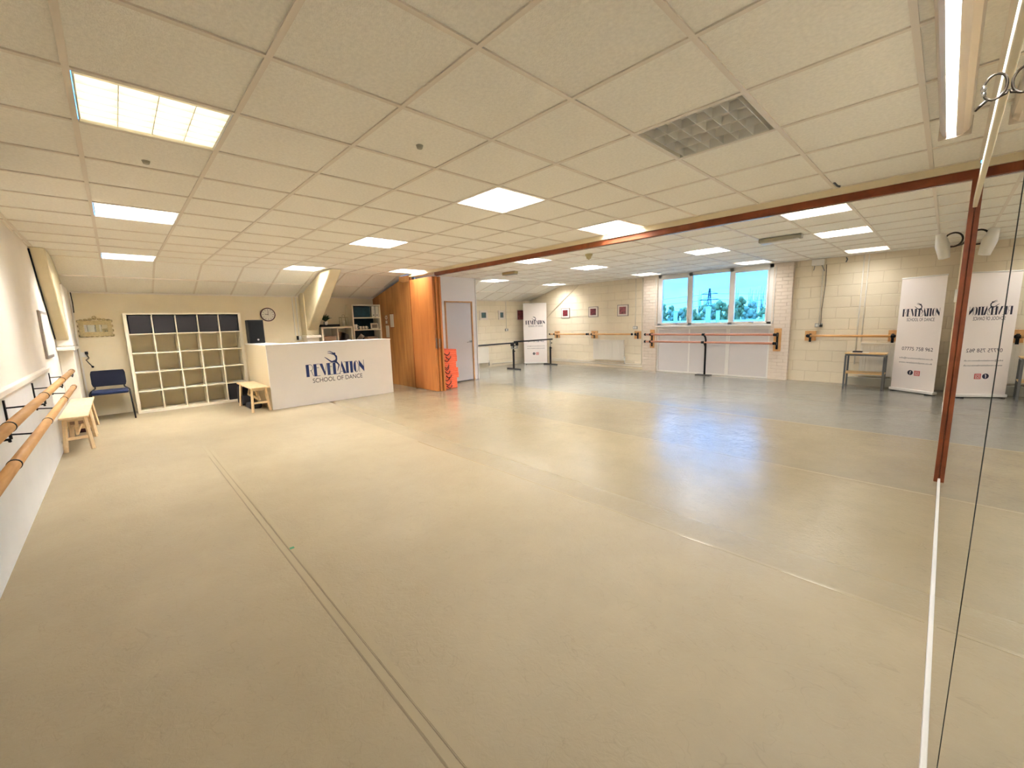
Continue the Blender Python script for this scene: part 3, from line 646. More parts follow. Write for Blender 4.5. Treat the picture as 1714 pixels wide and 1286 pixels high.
# ------------------------------------------------------------------ logo artwork
def logo(parent, org, u, v, nrm, W, H, mt, name='logo'):
    """school lettering in a fat and thin poster face with a leaping dancer above; W = width of the word, H = cap height; org lower left"""
    org, u, v, nrm = Vector(org), Vector(u), Vector(v), Vector(nrm)
    def P(a, b): return org + u*(a*W) + v*(b*H) + nrm*.0012
    L = G()
    def poly(pts): L.add([P(*q) for q in pts], [tuple(range(len(pts)))])
    def st(a, b, wd):   # stroke in unit space, wd in units of W
        ax, ay, bx, by = a[0]*W, a[1]*H, b[0]*W, b[1]*H
        d = math.hypot(bx-ax, by-ay) or 1; nx, ny = -(by-ay)/d*wd*W/2, (bx-ax)/d*wd*W/2
        L.add([org+u*(ax+nx)+v*(ay+ny)+nrm*.0012, org+u*(bx+nx)+v*(by+ny)+nrm*.0012, org+u*(bx-nx)+v*(by-ny)+nrm*.0012, org+u*(ax-nx)+v*(ay-ny)+nrm*.0012], [(0, 1, 2, 3)])
    def arc(cx, cy, rx, ry, a0, a1, wd, n=12):
        pts = [(cx+rx*math.cos(math.radians(a0+(a1-a0)*k/n)), cy+ry*math.sin(math.radians(a0+(a1-a0)*k/n))) for k in range(n+1)]
        for a, b in zip(pts[:-1], pts[1:]): st(a, b, wd)
    F = .048; T = .0075
    # R
    poly([(0, 0), (F, 0), (F, 1), (0, 1)]); st((F, .985), (.075, .985), T); arc(.072, .74, .036, .245, 90, -90, T); st((.06, .495), (.075, .495), T); st((.08, .49), (.112, .02), T)
    # E
    x = .123; poly([(x, 0), (x+F, 0), (x+F, 1), (x, 1)]); st((x+F, .985), (x+.093, .985), T); st((x+F, .69), (x+.085, .69), T); st((x+F, .015), (x+.1, .015), T)
    # V
    x = .222; poly([(x, 1), (x+F, 1), (x+.094, .12), (x+.078, 0), (x+.072, 0)]); st((x+.078, .02), (x+.118, 1), T)
    # E
    x = .345; poly([(x, 0), (x+F, 0), (x+F, 1), (x, 1)]); st((x+F, .985), (x+.08, .985), T); st((x+F, .69), (x+.08, .69), T); st((x+F, .015), (x+.093, .015), T)
    # L
    x = .442; poly([(x, 0), (x+F, 0), (x+F, 1), (x, 1)]); st((x+F, .015), (x+.11, .015), T); st((x+.108, .0), (x+.108, .10), T)
    # A
    x = .555; st((x, .0), (x+.042, .98), T); poly([(x+.038, 1.06), (x+.046, 1.06), (x+.112, 0), (x+.062, 0), (x+.03, .74)]); st((x+.012, .20), (x+.07, .20), T)
    # T
    x = .636; poly([(x+.03, 0), (x+.03+F, 0), (x+.03+F, 1), (x+.03, 1)]); st((x, .985), (x+.108, .985), T)
    # I
    x = .742; poly([(x, 0), (x+F, 0), (x+F, 1), (x, 1)])
    # O
    x = .805; cx_ = x+.045
    pts = [(cx_+.0+.045*math.cos(math.radians(a)), .5+.5*math.sin(math.radians(a))) for a in range(90, 271, 15)]
    poly(pts + [(cx_+.004, .02), (cx_-.004, .5), (cx_+.004, .98)][:3]) if False else None
    for k in range(len(pts)-1):
        a, b = pts[k], pts[k+1]; lo = cx_-.002
        poly([a, b, (lo, b[1]), (lo, a[1])])
    arc(cx_, .5, .045, .492, 90, -90, T, 16)
    # N
    x = .905; st((x+.004, 0), (x+.004, .55), T); poly([(x, 1), (x+.01, 1), (x+.092, .42), (x+.092, .0), (x+.0, .58)]); st((x+.090, .1), (x+.090, 1.04), T)
    L.build('lettering', mt, parent, keep=True)
    # dancer: tapering limbs; coordinates in units of W from lower left of the word
    D = G()
    def limb(pts):
        for (a, b) in zip(pts[:-1], pts[1:]):
            ax, ay, aw = a; bx, by, bw_ = b; d = math.hypot(bx-ax, by-ay); nx, ny = -(by-ay)/d, (bx-ax)/d
            q = [(ax+nx*aw, ay+ny*aw), (bx+nx*bw_, by+ny*bw_), (bx-nx*bw_, by-ny*bw_), (ax-nx*aw, ay-ny*aw)]
            D.add([org+u*(p_[0]*W)+v*(p_[1]*W)+nrm*.0014 for p_ in q], [(0, 1, 2, 3)])
            for cx_, cy_, rr_ in (a, b):
                if rr_ > .006: disc(cx_, cy_, rr_)
    def disc(cx_, cy_, r_):
        D.add([org+u*((cx_+r_*math.cos(k*math.pi/6))*W)+v*((cy_+r_*math.sin(k*math.pi/6))*W)+nrm*.0015 for k in range(12)], [tuple(range(12))])
    limb([(.375, .402, .003), (.41, .405, .006), (.45, .383, .008), (.475, .36, .011)])
    limb([(.372, .378, .003), (.41, .372, .006), (.45, .358, .009), (.475, .35, .012)])
    disc(.487, .362, .019)
    limb([(.487, .345, .012), (.512, .312, .017), (.517, .275, .013), (.505, .238, .018), (.49, .225, .02)])
    limb([(.497, .232, .02), (.43, .222, .013), (.395, .247, .010), (.355, .283, .008), (.318, .312, .004)])
    limb([(.492, .228, .018), (.53, .188, .012), (.55, .158, .011), (.538, .12, .009), (.515, .052, .003)])
    D.build('dancer_emblem', mt, parent, keep=True)

# ------------------------------------------------------------------ reception desk
DX, DY0, DY1, DH = -7.98, 1.83, 4.12, 1.13
t = thing('reception_desk', 'white reception desk with a blue dance school logo on its front', 'desk', (0, 0, 0))
G().box(DX-.03, DX, DY0, DY1, 0, DH-.02).build('front_panel', 'desk_white', t, .003)
G().box(-9.50, DX-.03, DY0, DY0+.03, 0, DH-.02).build('side_panel', 'desk_side', t, .003)
G().box(DX-.40, DX-.03, DY1-.03, DY1, 0, DH-.02).build('side_panel', 'desk_white', t, .003)
g = G(); g.box(DX-.42, DX+.006, DY0-.006, DY1+.006, DH-.02, DH); g.box(-9.5, DX-.42, DY0-.006, DY0+.36, DH-.02, DH)
g.build('worktop', 'desk_white', t, .003)
logo(t, (DX, 2.43, .51), (0, 1, 0), (0, 0, 1), (1, 0, 0), 1.09, .225, 'logo_blue')
text('SCHOOL OF DANCE', 'lettering', 'text_dark', t, (DX, 2.53, .392), (0, 1, 0), (0, 0, 1), .94, .082, (1, 0, 0), .0012)
tt = thing('loudspeaker', 'black upright loudspeaker on the left end of the desk', 'speaker', (-9.33, 1.98, DH))
G().box(-9.47, -9.22, 1.86, 2.12, DH+.001, DH+.45).build('cabinet', 'black', tt, .015, 3)
G().box(-9.222, -9.214, 1.875, 2.105, DH+.02, DH+.43).build('grille', 'rubber', tt)
G().tube([(-9.214, 2.0, DH+.07), (-9.21, 2.0, DH+.07)], .018, 14).build('badge', 'chrome', tt)
t = thing('desk_lamp_socket', 'small black plug in the socket beside the column behind the desk', 'plug', (-9.9, 2.98, 1.15))
t.name = 'wall_socket'
G().box(WX, WX+.012, 2.93, 3.01, 1.14, 1.22).build('faceplate', 'socket', t, .004)
G().box(WX+.012, WX+.045, 2.90, 2.94, 1.14, 1.23).build('plug', 'black', t, .006)
for k, yy in enumerate((2.88, 2.95)):
    tag(G().box(WX, WX+.02, yy, yy+.02, 1.24, 2.08).build('trunking', 'trunking', bevel=.003), ['left strip of vertical trunking beside the column behind the desk', 'right strip of vertical trunking beside the column behind the desk'][k], 'trunking', 'wall trunking')

# ------------------------------------------------------------------ units behind the desk
BX0, BX1 = WX+.01, -9.56
t = thing('low_shelving', 'low white cube unit behind the desk with a plant on it', 'shelving', (-9.7, 3.7, 0))
g = G(); y0, y1, H = 3.32, 4.02, 1.41
g.box(BX0, BX1, y0, y0+.035, 0, H); g.box(BX0, BX1, y1-.035, y1, 0, H); g.box(BX0, BX1, y0, y1, H-.035, H); g.box(BX0, BX1, y0, y1, 0, .035); g.box(BX0, BX0+.01, y0, y1, 0, H)
g.build('carcass', 'white_lam', t, .002)
G().box(BX0, BX1-.002, 3.66, 3.685, .035, H-.035).build('divider', 'white_lam', t)
for z in (.37, .70, 1.03): G().box(BX0, BX1-.002, y0+.035, y1-.035, z, z+.02).build('shelf', 'white_lam', t)
tag(G().box(-9.88, -9.60, 3.37, 3.64, 1.051, 1.20).build('file_box', 'tan_cushion', bevel=.004), 'grey brown file box in the left compartment of the low unit', 'box')
for k in range(4):
    xx = -9.62; yb = 3.72+k*.045
    g = G(); g.beam((-9.75, yb, 1.055), (-9.75, yb+.07, 1.30-.02*k), .20, .016+.004*(k % 2), (1, 0, 0))
    tag(g.build('book', ['paper', 'tan_cushion', 'paper', 'frame_silver'][k]), ['leaning pale book nearest the divider in the low unit', 'leaning brown book, second from the divider in the low unit', 'leaning pale book, third from the divider in the low unit', 'leaning grey book farthest from the divider in the low unit'][k], 'book', 'leaning books in the low unit')
tag(G().tube([(-9.62, 3.93, 1.051), (-9.62, 3.93, 1.11)], [.03, .036], 14).build('cup', 'white_gloss'), 'small white cup in front of the leaning books', 'cup')
# black tray, plant, jar
tag(G().box(-9.80, -9.60, 3.33, 3.75, H+.001, H+.055).build('black_box', 'black', bevel=.012), 'long flat black box on top of the low unit', 'box')
t = thing('potted_plant', 'spiky green plant in a white pot on the black box', 'plant', (-9.70, 3.47, H+.055))
G().tube([(-9.70, 3.47, H+.056), (-9.70, 3.47, H+.12)], [.035, .048], 16).build('pot', 'pot', t)
g = G()
for k in range(26):
    a = k*2.4; r_ = .07+.06*(k % 3)/2; hz = .18-.05*(k % 3)
    b0 = Vector((-9.70, 3.47, H+.12)); tip = b0+Vector((math.cos(a)*r_, math.sin(a)*r_*1.15, hz*random.uniform(.7, 1.05))); mid = b0.lerp(tip, .5)+Vector((0, 0, .03))
    g.tube([b0, mid, tip], [.006, .011, .001], 5)
g.build('leaves', 'plant', t)
tag(G().tube([(-9.59, 3.44, H+.075), (-9.58, 3.44, H+.075)], .034, 18).box(-9.60, -9.585, 3.41, 3.47, H+.055, H+.06).build('alarm_clock', 'paper'), 'small round pale clock leaning in front of the plant', 'clock')
t = thing('glass_lantern', 'pale wire lantern standing on the right end of the low unit', 'lantern', (-9.7, 3.88, H))
g = G()
for yy in (3.81, 3.95):
    for xx in (-9.77, -9.63): g.tube([(xx, yy, H), (xx, yy, H+.2)], .007, 6)
g.box(-9.78, -9.62, 3.80, 3.96, H+.001, H+.012); g.box(-9.78, -9.62, 3.80, 3.96, H+.2, H+.212); g.torus((-9.7, 3.88, H+.24), .03, .005, 'x', 14, 6)
g.build('frame', 'ornate', t)
G().tube([(-9.7, 3.88, H+.012), (-9.7, 3.88, H+.13)], .032, 14).build('candle', 'white_lam', t)

t = thing('tall_bookcase', 'tall white bookcase with a teal back behind the desk', 'bookcase', (-9.7, 4.4, 0))
y0, y1, H2 = 4.04, 4.735, 1.91
g = G(); g.box(BX0, BX1, y0, y0+.025, 0, H2); g.box(BX0, BX1, y1-.025, y1, 0, H2); g.box(BX0, BX1, y0, y1, H2-.025, H2); g.box(BX0, BX1, y0, y1, 0, .04)
g.build('carcass', 'white_lam', t, .002)
G().box(BX0, BX0+.01, y0+.02, y1-.02, .04, H2-.02).build('back_panel', 'card_teal', t)
for z in (.35, .68, 1.0, 1.315, 1.60): G().box(BX0+.01, BX1-.002, y0+.025, y1-.025, z-.012, z+.012).build('shelf', 'white_lam', t)
tag(G().box(-9.9, -9.62, 4.08, 4.50, 1.613, 1.86).build('storage_crate', 'card_teal', bevel=.012), 'dark teal crate filling the top shelf of the bookcase', 'box')
for k in range(2):
    tt = thing('magazine_file', ['left one of two white magazine files on the top bookcase shelf', 'right one of two white magazine files on the top bookcase shelf'][k], 'file box', (-9.7, 4.57+k*.09, 1.613), group='white magazine files')
    ya = 4.535+k*.088
    G().box(-9.86, -9.60, ya, ya+.08, 1.613, 1.87).build('body', 'paper', tt, .003)
    G().tube([(-9.60, ya+.04, 1.66), (-9.596, ya+.04, 1.66)], .012, 12).build('finger_hole_shade', 'hole_shade', tt)  # dark disc on the solid box, shade of a finger hole as colour
def mug(y, z, h, r_, lb, mt='paper', grp=None):
    tt = thing('mug', lb, 'mug', (-9.63, y, z), group=grp)
    G().tube([(-9.63, y, z), (-9.63, y, z+h)], [r_*.9, r_], 16).build('body', mt, tt)
    G().torus((-9.63+r_*.4, y+r_*.95, z+h*.5), h*.28, .005, 'x', 12, 6).build('handle', mt, tt)
mug(4.12, 1.328, .12, .042, 'taller patterned white mug at the left of the middle bookcase shelf')
for k in range(3): mug(4.235+k*.072, 1.328, .075, .024, ['left', 'middle', 'right'][k] + ' of three small white cups on the middle bookcase shelf', grp='three small cups')
t = thing('photo_frame', 'small white framed picture at the right of the middle bookcase shelf', 'picture', (-9.62, 4.58, 1.328))
G().box(-9.64, -9.61, 4.49, 4.68, 1.328, 1.47).build('frame', 'paper', t, .003)
G().box(-9.61, -9.607, 4.52, 4.65, 1.355, 1.44).build('print', 'frame_silver', t)
for k in range(2):
    g = G(); g.beam((-9.64, 4.12+k*.05, 1.03+k*.03), (-9.64, 4.25+k*.03, 1.16+k*.035), .1, .035, (1, 0, 0))
    tag(g.build('book', 'paper', bevel=.002), ['lower slanting pale book on the third bookcase shelf', 'upper slanting pale book on the third bookcase shelf'][k], 'book', 'slanting books on the bookcase')
tag(G().box(-9.85, -9.62, 4.40, 4.66, 1.013, 1.15).build('file_box', 'tan_cushion', bevel=.01), 'brown box at the right of the third bookcase shelf', 'box')
# notices on the ply partition
for (xa, xb, za, zb, lb, mt) in ((-9.36, -9.20, 1.42, 1.65, 'small dark patterned card pinned to the wooden partition', 'amber'), (-9.10, -8.94, 1.36, 1.66, 'white rounded notice pinned to the wooden partition', 'paper'), (-9.34, -9.19, 1.12, 1.40, 'pale sheet pinned below the patterned card on the wooden partition', 'paper')):
    tt = thing('notice', lb, 'notice', ((xa+xb)/2, 4.745, za))
    G().box(xa, xb, 4.735, 4.7445, za, zb).build('sheet', mt, tt, .003)
    if mt == 'amber': G().torus(((xa+xb)/2, 4.733, zb-.06), .04, .008, 'y', 16, 6).box(xa+.04, xb-.04, 4.731, 4.735, za+.03, zb-.13).build('print', 'paper', tt)
    elif zb > 1.6: G().box(xa-.012, xb+.012, 4.7425, 4.7446, za-.012, zb+.012).build('border', 'mahogany', tt)

# ------------------------------------------------------------------ orange mats
base = None; NM = 19
nmw = ['bottom', 'second', 'third', 'fourth', 'fifth', 'sixth', 'seventh', 'eighth', 'ninth', 'tenth', 'eleventh', 'twelfth', 'thirteenth', 'fourteenth', 'fifteenth', 'sixteenth', 'seventeenth', 'eighteenth', 'top']
mh = .0448
strapped = (1, 3, 5, 6, 8, 10, 11, 14, 15, 17)
for k in range(NM):
    off = {0: 0, 1: 0}.get(k, 0) + (.045 if 5 <= k <= 9 else 0) + (.0 if k < 5 else 0) + (.02 if k > 12 else -.01 if k > 9 else 0)
    z = k*mh; y0 = 4.92; y1 = 5.37 + off - .02
    t = thing('exercise_mat', 'orange foam exercise mat, %s from the floor in the stack beside the partition' % nmw[k] if k else 'orange foam exercise mat at the bottom of the stack beside the partition', 'exercise mat', (-7.7, 5.14, z), group='stack of orange exercise mats')
    if k == NM-1: t['label'] = 'orange foam exercise mat on top of the stack beside the partition'
    G().box(-8.00, -7.38+random.uniform(-.008, .008), y0, y1, z+.001, z+mh-.001).build('pad', 'orange_foam', t, .008, 2)
    if k in strapped:
        yc = 5.09+random.uniform(-.03, .05); hw_ = .07+random.uniform(-.015, .02); dz = .05+random.uniform(0, .03)
        dz = min(dz, z+.02-.008)
        G().tube([(-7.375, yc-hw_, z+.03), (-7.36, yc-hw_*.8, z+.03-dz*.5), (-7.355, yc, z+.025-dz), (-7.36, yc+hw_*.8, z+.03-dz*.45), (-7.375, yc+hw_, z+.035)], .009, 6).build('strap', 'cord', t)

# ------------------------------------------------------------------ banners
def rollup(a, b, H, lab, tk=True):
    a = Vector(a); b = Vector(b); Wd = (b-a).length; rz = math.atan2(b.y-a.y, b.x-a.x)
    t = thing('rollup_banner', lab, 'banner', (a.x, a.y, 0), rz, 'roll up banners of the dance school')
    # local: x along the banner, front faces -y
    G().box(0, Wd, .004, .007, .05, H-.02).build('print', 'banner', t, keep=True)
    G().tube([(0, .005, H-.012), (Wd, .005, H-.012)], .011, 10).build('top_rail', 'white_gloss', t, keep=True)
    G().box(-.01, Wd+.01, -.03, .07, .012, .06).build('base', 'white_gloss', t, .01, keep=True)
    G().box(.05, .08, -.07, .12, .0, .012).box(Wd-.08, Wd-.05, -.07, .12, 0, .012).build('foot', 'black', t, keep=True)
    G().tube([(Wd/2, .025, .06), (Wd/2, .02, H-.03)], .008, 8).build('pole', 'brushed', t, keep=True)
    s_ = Wd/.66; u, v, nr = (1, 0, 0), (0, 0, 1), (0, -1, 0)
    logo(t, (.065*s_, .004, 1.305), u, v, nr, .545*s_, .13, 'logo_navy')
    text('SCHOOL OF DANCE', 'lettering', 'logo_navy', t, (.14*s_, .004, 1.225), u, v, .41*s_, .055, nr, .001)
    text('07775 758 962', 'lettering', 'logo_navy', t, (.115*s_, .004, .725), u, v, .465*s_, .06, nr, .001)
    text('info@revelationdance.co.uk', 'lettering', 'logo_navy', t, (.09*s_, .004, .575), u, v, .505*s_, .035, nr, .001)
    text('www.revelationdance.co.uk', 'lettering', 'logo_navy', t, (.09*s_, .004, .505), u, v, .505*s_, .028, nr, .001)
    ic = G().tube([(.285*s_, .004, .345), (.285*s_, .0025, .345)], .043, 24).build('icon', 'logo_navy', t, keep=True)
    text('f', 'icon_letter', 'banner', ic, (.275*s_, .002, .315), u, v, .024, .06, nr, .0008)
    ic = G().box(.345*s_, .345*s_+.085, .0025, .004, .30, .385).build('icon', 'red_icon', t, .0, keep=True)
    cxx = .345*s_+.0425
    r1 = G(); n_ = 20
    def ring(gc, ro, ri, yy, cx_=cxx, cz_=.3425, sq=False):
        for k in range(n_):
            a0, a1 = 2*math.pi*k/n_, 2*math.pi*(k+1)/n_
            gc.add([(cx_+ro*math.cos(a0), yy, cz_+ro*math.sin(a0)), (cx_+ro*math.cos(a1), yy, cz_+ro*math.sin(a1)), (cx_+ri*math.cos(a1), yy, cz_+ri*math.sin(a1)), (cx_+ri*math.cos(a0), yy, cz_+ri*math.sin(a0))], [(0, 1, 2, 3)])
    ring(r1, .018, .012, .0018)
    for (xa, xb, za, zb) in ((-.03, .03, .024, .03), (-.03, .03, -.03, -.024), (-.03, -.024, -.03, .03), (.024, .03, -.03, .03)):
        r1.add([(cxx+xa, .0018, .3425+za), (cxx+xb, .0018, .3425+za), (cxx+xb, .0018, .3425+zb), (cxx+xa, .0018, .3425+zb)], [(0, 1, 2, 3)])
    r1.build('icon_mark', 'banner', ic, keep=True)
    return t
rollup((-.60, 10.02), (-.05, 9.655), 1.97, 'white roll up banner with logo and phone number beside the mirror')
rollup((-9.62, 9.74), (-9.10, 10.30), 2.0, 'white roll up banner in the far left corner between the pictures')

# ------------------------------------------------------------------ pictures
def picture(axis, a0, a1, z0, z1, lab, frame, img, mount=True):
    if axis == 'x': # on back wall (x const), a = y
        X = WX+.013; t = thing('framed_picture', lab, 'picture', (X, (a0+a1)/2, z0), group='framed dance photographs')
        G().box(X, X+.02, a0, a1, z0, z1).build('frame', frame, t, .002)
        i = .09 if mount else .01
        G().box(X+.02, X+.022, a0+.015, a1-.015, z0+.015, z1-.015).build('mount', 'mount', t)
        G().box(X+.022, X+.0235, a0+i*.8, a1-i*.8, z0+i*.7, z1-i*.7).build('photo', img, t)
    else:
        Y = LY; t = thing('framed_picture', lab, 'picture', ((a0+a1)/2, Y, z0), group='framed dance photographs')
        G().box(a0, a1, Y-.02, Y, z0, z1).build('frame', frame, t, .002)
        G().box(a0+.02, a1-.02, Y-.022, Y-.02, z0+.02, z1-.02).build('mount', 'mount', t)
        G().box(a0+.07, a1-.07, Y-.0235, Y-.022, z0+.06, z1-.06).build('photo', img, t)
picture('x', 8.14, 8.47, 1.49, 1.78, 'pale framed dark teal picture nearest the white cupboard wall', 'mount', 'pic_teal')
picture('x', 8.92, 9.20, 1.49, 1.78, 'pale framed teal picture beside the vertical conduit', 'mount', 'pic_teal')
picture('x', 9.76, 10.14, 1.47, 1.79, 'maroon picture partly hidden by the corner banner', 'mount', 'pic_pink', False)
picture('y', -8.55, -8.21, 1.48, 1.79, 'grey framed maroon picture closest to the corner banner', 'frame_silver', 'pic_maroon')
picture('y', -7.49, -7.15, 1.48, 1.79, 'grey framed crimson picture in the middle above the far barre', 'frame_silver', 'pic_maroon')
picture('y', -6.50, -6.15, 1.48, 1.80, 'grey framed rosy brown picture nearest the window', 'frame_silver', 'pic_pink')

# ------------------------------------------------------------------ wall barres on the window wall
def barre(rails, plates, lab, mt, y=LY-.16, wally=LY, extra=None):
    t = thing('wall_barre', lab, 'ballet barre', (rails[0][0], wally, .9), group='wooden barres on the window wall')
    for (xa, xb, z) in rails:
        rl = G().cyl((xa, y, z), (xb, y, z), .024, n=16).build('rail', mt, t)
        G().ball((xa-.015, y, z), .034, 10).ball((xb+.015, y, z), .034, 10).build('end_cap', 'black', rl)
    for (xa, xb, za, zb, zs, wy) in plates:
        p_ = G().box(xa, xb, wy-.022, wy, za, zb).build('mounting_plate', 'plate_wood', t, .003)
        g = G(); xm = (xa+xb)/2
        g.box(xm-.02, xm+.02, wy-.032, wy-.022, min(zs)-.13, max(zs)+.04)
        for z in zs: g.beam((xm, wy-.03, z-.03), (xm, y, z-.03), .02, .016); g.tube([(xm-.02, y, z), (xm+.02, y, z)], .030, 14)
        g.build('bracket', 'black_metal', p_)
    return t
barre([(-8.90, -7.47, .98), (-7.37, -5.96, .98)], [(-8.83, -8.62, .85, 1.07, (.98,), LY), (-7.39, -7.16, .85, 1.07, (.98,), LY), (-5.95, -5.73, .85, 1.06, (.98,), LY)], 'wooden barre with three square plates under the pictures', 'beech')
t = barre([(-5.50, -2.54, .978), (-5.50, -2.54, .792)], [(-5.43, -5.31, .62, 1.10, (.978, .792), LY-.1), (-2.56, -2.42, .62, 1.11, (.978, .792), LY-.1)], 'double pinkish wooden barre in front of the window panelling', 'pink_wood', y=LY-.22)
g = G(); yb = LY-.22
g.tube([(-4.0, yb, .978), (-3.96, yb, .92), (-3.945, yb, .85), (-3.945, yb, .02)], .022, 10); g.tube([(-4.0, yb, .80), (-3.97, yb, .75), (-3.945, yb, .68)], .018, 10)
g.box(-4.14, -3.80, yb-.08, yb+.08, 0, .018); g.tube([(-4.04, yb, .978), (-3.97, yb, .978)], .03, 12); g.tube([(-4.05, yb, .792), (-3.98, yb, .792)], .03, 12)
g.build('floor_stand', 'black_metal', t)
barre([(-1.93, -.66, .955)], [(-2.02, -1.83, .85, 1.05, (.955,), LY), (-.73, -.60, .85, 1.06, (.955,), LY)], 'single wooden barre right of the window, above the small table', 'beech')

# ------------------------------------------------------------------ portable barres
def portable(x, yu, y0, y1, z, lab, ends):
    t = thing('portable_barre', lab, 'ballet barre', (x, yu, 0), group='black free standing barres')
    G().cyl((x, y0, z), (x, y1, z), .022, n=14).build('rail', 'black_metal', t)
    for yy in ends:
        G().beam((x-.28, yy, .015), (x+.28, yy, .015), .05, .03).build('foot', 'black_metal', t, .004)
        G().box(x-.022, x+.022, yy-.022, yy+.022, .03, .58).build('upright', 'black_metal', t, .003)
        G().box(x-.015, x+.015, yy-.015, yy+.015, .58, z-.02).build('slide_post', 'steel_plate' if yy > 9 else 'black_metal', t)
        G().tube([(x+.02, yy, .54), (x+.06, yy, .54)], .016, 10).ball((x+.02, yy+.04, .70), .02, 8).build('knob', 'black', t)
portable(-8.86, 8.50, 6.62, 8.68, .785, 'black free standing barre reaching behind the white cupboard wall', (6.74, 8.52))
portable(-8.80, 10.15, 8.50, 10.22, .82, 'black free standing barre in front of the corner banner', (10.12,))
t = thing('barre_clamp', 'black and white clamp joining the two free standing barres', 'clamp', (-8.86, 8.58, .70))
G().box(-8.89, -8.83, 8.45, 8.475, .63, .765).box(-8.89, -8.83, 8.66, 8.685, .63, .79).box(-8.89, -8.83, 8.45, 8.685, .615, .635).build('bracket', 'steel_plate', t, .004)
G().box(-8.90, -8.82, 8.44, 8.485, .70, .762).box(-8.90, -8.82, 8.65, 8.695, .70, .795).build('grip', 'black', t, .003)

# ------------------------------------------------------------------ radiators and pipes
def radiator(axis, a0, a1, z0, z1, lab):
    if axis == 'y':
        t = thing('radiator', lab, 'radiator', ((a0+a1)/2, LY-.06, z0), group='painted panel radiators')
        g = G().box(a0, a1, LY-.09, LY-.03, z0, z1)
        n = int((a1-a0)/.05)
        for k in range(n): x = a0+(k+.5)*(a1-a0)/n; g.box(x-.012, x+.012, LY-.096, LY-.09, z0+.04, z1-.04)
        g.build('panel', 'radiator', t, .004)
        G().box(a0-.004, a1+.004, LY-.10, LY-.02, z1, z1+.012).build('top_grille', 'radiator', t)
        G().tube([(a1+.02, LY-.06, z0-.1), (a1+.02, LY-.06, z0+.08)], .016, 10).ball((a1+.02, LY-.06, z0+.09), .026, 10).build('valve', 'white_gloss', t)
        G().box(a0+.2, a0+.23, LY-.03, LY, z0+.1, z1-.1).box(a1-.23, a1-.2, LY-.03, LY, z0+.1, z1-.1).build('bracket', 'radiator', t)
    else:
        t = thing('radiator', lab, 'radiator', (WX+.06, (a0+a1)/2, z0), group='painted panel radiators')
        G().box(WX+.04, WX+.10, a0, a1, z0, z1).build('panel', 'radiator', t, .004)
        G().tube([(WX+.07, a1+.03, z0-.1), (WX+.07, a1+.03, z0+.06)], .012, 8).build('valve', 'steel_plate', t)
        G().box(WX+.013, WX+.04, a0+.2, a0+.23, z0+.1, z1-.1).build('bracket', 'radiator', t)
radiator('y', -7.27, -6.24, .23, .80, 'cream panel radiator under the wooden barre left of the window')
radiator('y', -1.10, -.18, .20, .81, 'cream ribbed radiator behind the small table')
radiator('x', 7.10, 8.40, .16, .66, 'cream radiator on the block wall behind the free standing barre')
tag(G().box(-1.25, -.10, LY-.12, LY-.0, 0, .16).build('pipe_boxing', 'grey_plastic', bevel=.005), 'grey boxing on the floor below the radiator behind the small table', 'boxing')
def pipe(pts, r_, lab, grp='heating pipes and conduits', mt='trunking', name='pipe', cat='pipe'): return tag(G().tube(pts, r_, 8).build(name, mt), lab, cat, grp)
pipe([(-5.68, LY-.025, CH-.01), (-5.68, LY-.025, .12), (-5.70, LY-.025, .09), (-9.0, LY-.025, .12)], .012, 'outer cream pipe down beside the left pilaster and along the floor')
pipe([(-5.73, LY-.02, CH-.01), (-5.73, LY-.02, .17), (-5.75, LY-.02, .145), (-9.0, LY-.02, .17)], .008, 'inner cream pipe down beside the left pilaster and along the floor')
pipe([(WX+.03, 8.6, .10), (WX+.03, 9.7, .10)], .012, 'cream pipe along the foot of the block wall behind the barre')
pipe([(-1.18, LY-.015, CH-.01), (-1.18, LY-.015, .40)], .010, 'left of two vertical pipes above the small table')
pipe([(-1.11, LY-.015, CH-.01), (-1.11, LY-.015, .84)], .008, 'right of two vertical pipes above the small table')
def socket(axis, p, z, lab, top):
    if axis == 'y':
        t = thing('wall_socket', lab, 'socket', (p, LY, z)); G().box(p-.065, p+.065, LY-.03, LY, z-.035, z+.045).build('back_box', 'steel_plate', t, .004)
        G().box(p-.05, p-.008, LY-.036, LY-.03, z-.02, z+.03).box(p+.008, p+.05, LY-.036, LY-.03, z-.02, z+.03).build('faceplate', 'socket', t)
        G().tube([(p+.0, LY-.01, z+.045), (p, LY-.01, top)], .008, 6).build('conduit', 'trunking', t)
    else:
        X = WX+.013
        t = thing('wall_socket', lab, 'socket', (X, p, z)); G().box(X, X+.03, p-.065, p+.065, z-.035, z+.045).build('back_box', 'steel_plate', t, .004)
        G().box(X+.03, X+.036, p-.05, p-.008, z-.02, z+.03).build('faceplate', 'socket', t)
        G().tube([(X+.01, p, z+.045), (X+.01, p, top)], .010, 6).build('conduit', 'trunking', t)
    return t
socket('x', 9.26, 1.15, 'metal socket at the foot of the conduit between two teal pictures', 2.08)
socket('y', -5.93, 1.15, 'metal socket on the wall left of the window, above the barre plate', CH-.01)
t = socket('y', -1.80, 1.16, 'metal socket with a black plug right of the window', CH-.13)
G().box(-1.78, -1.73, LY-.07, LY-.036, 1.13, 1.18).build('plug', 'black', t, .008)
G().tube([(-1.76, LY-.06, 1.18), (-1.77, LY-.02, 1.5), (-1.74, LY-.02, 2.0), (-1.75, LY-.02, 2.36)], .005, 6).build('cable', 'black', t)
t = thing('emergency_light', 'white box on a bracket at the top of the wall right of the window', 'emergency light', (-1.88, LY, 2.36))
G().box(-1.98, -1.78, LY-.13, LY-.03, 2.35, CH-.012).build('housing', 'white_gloss', t, .012)
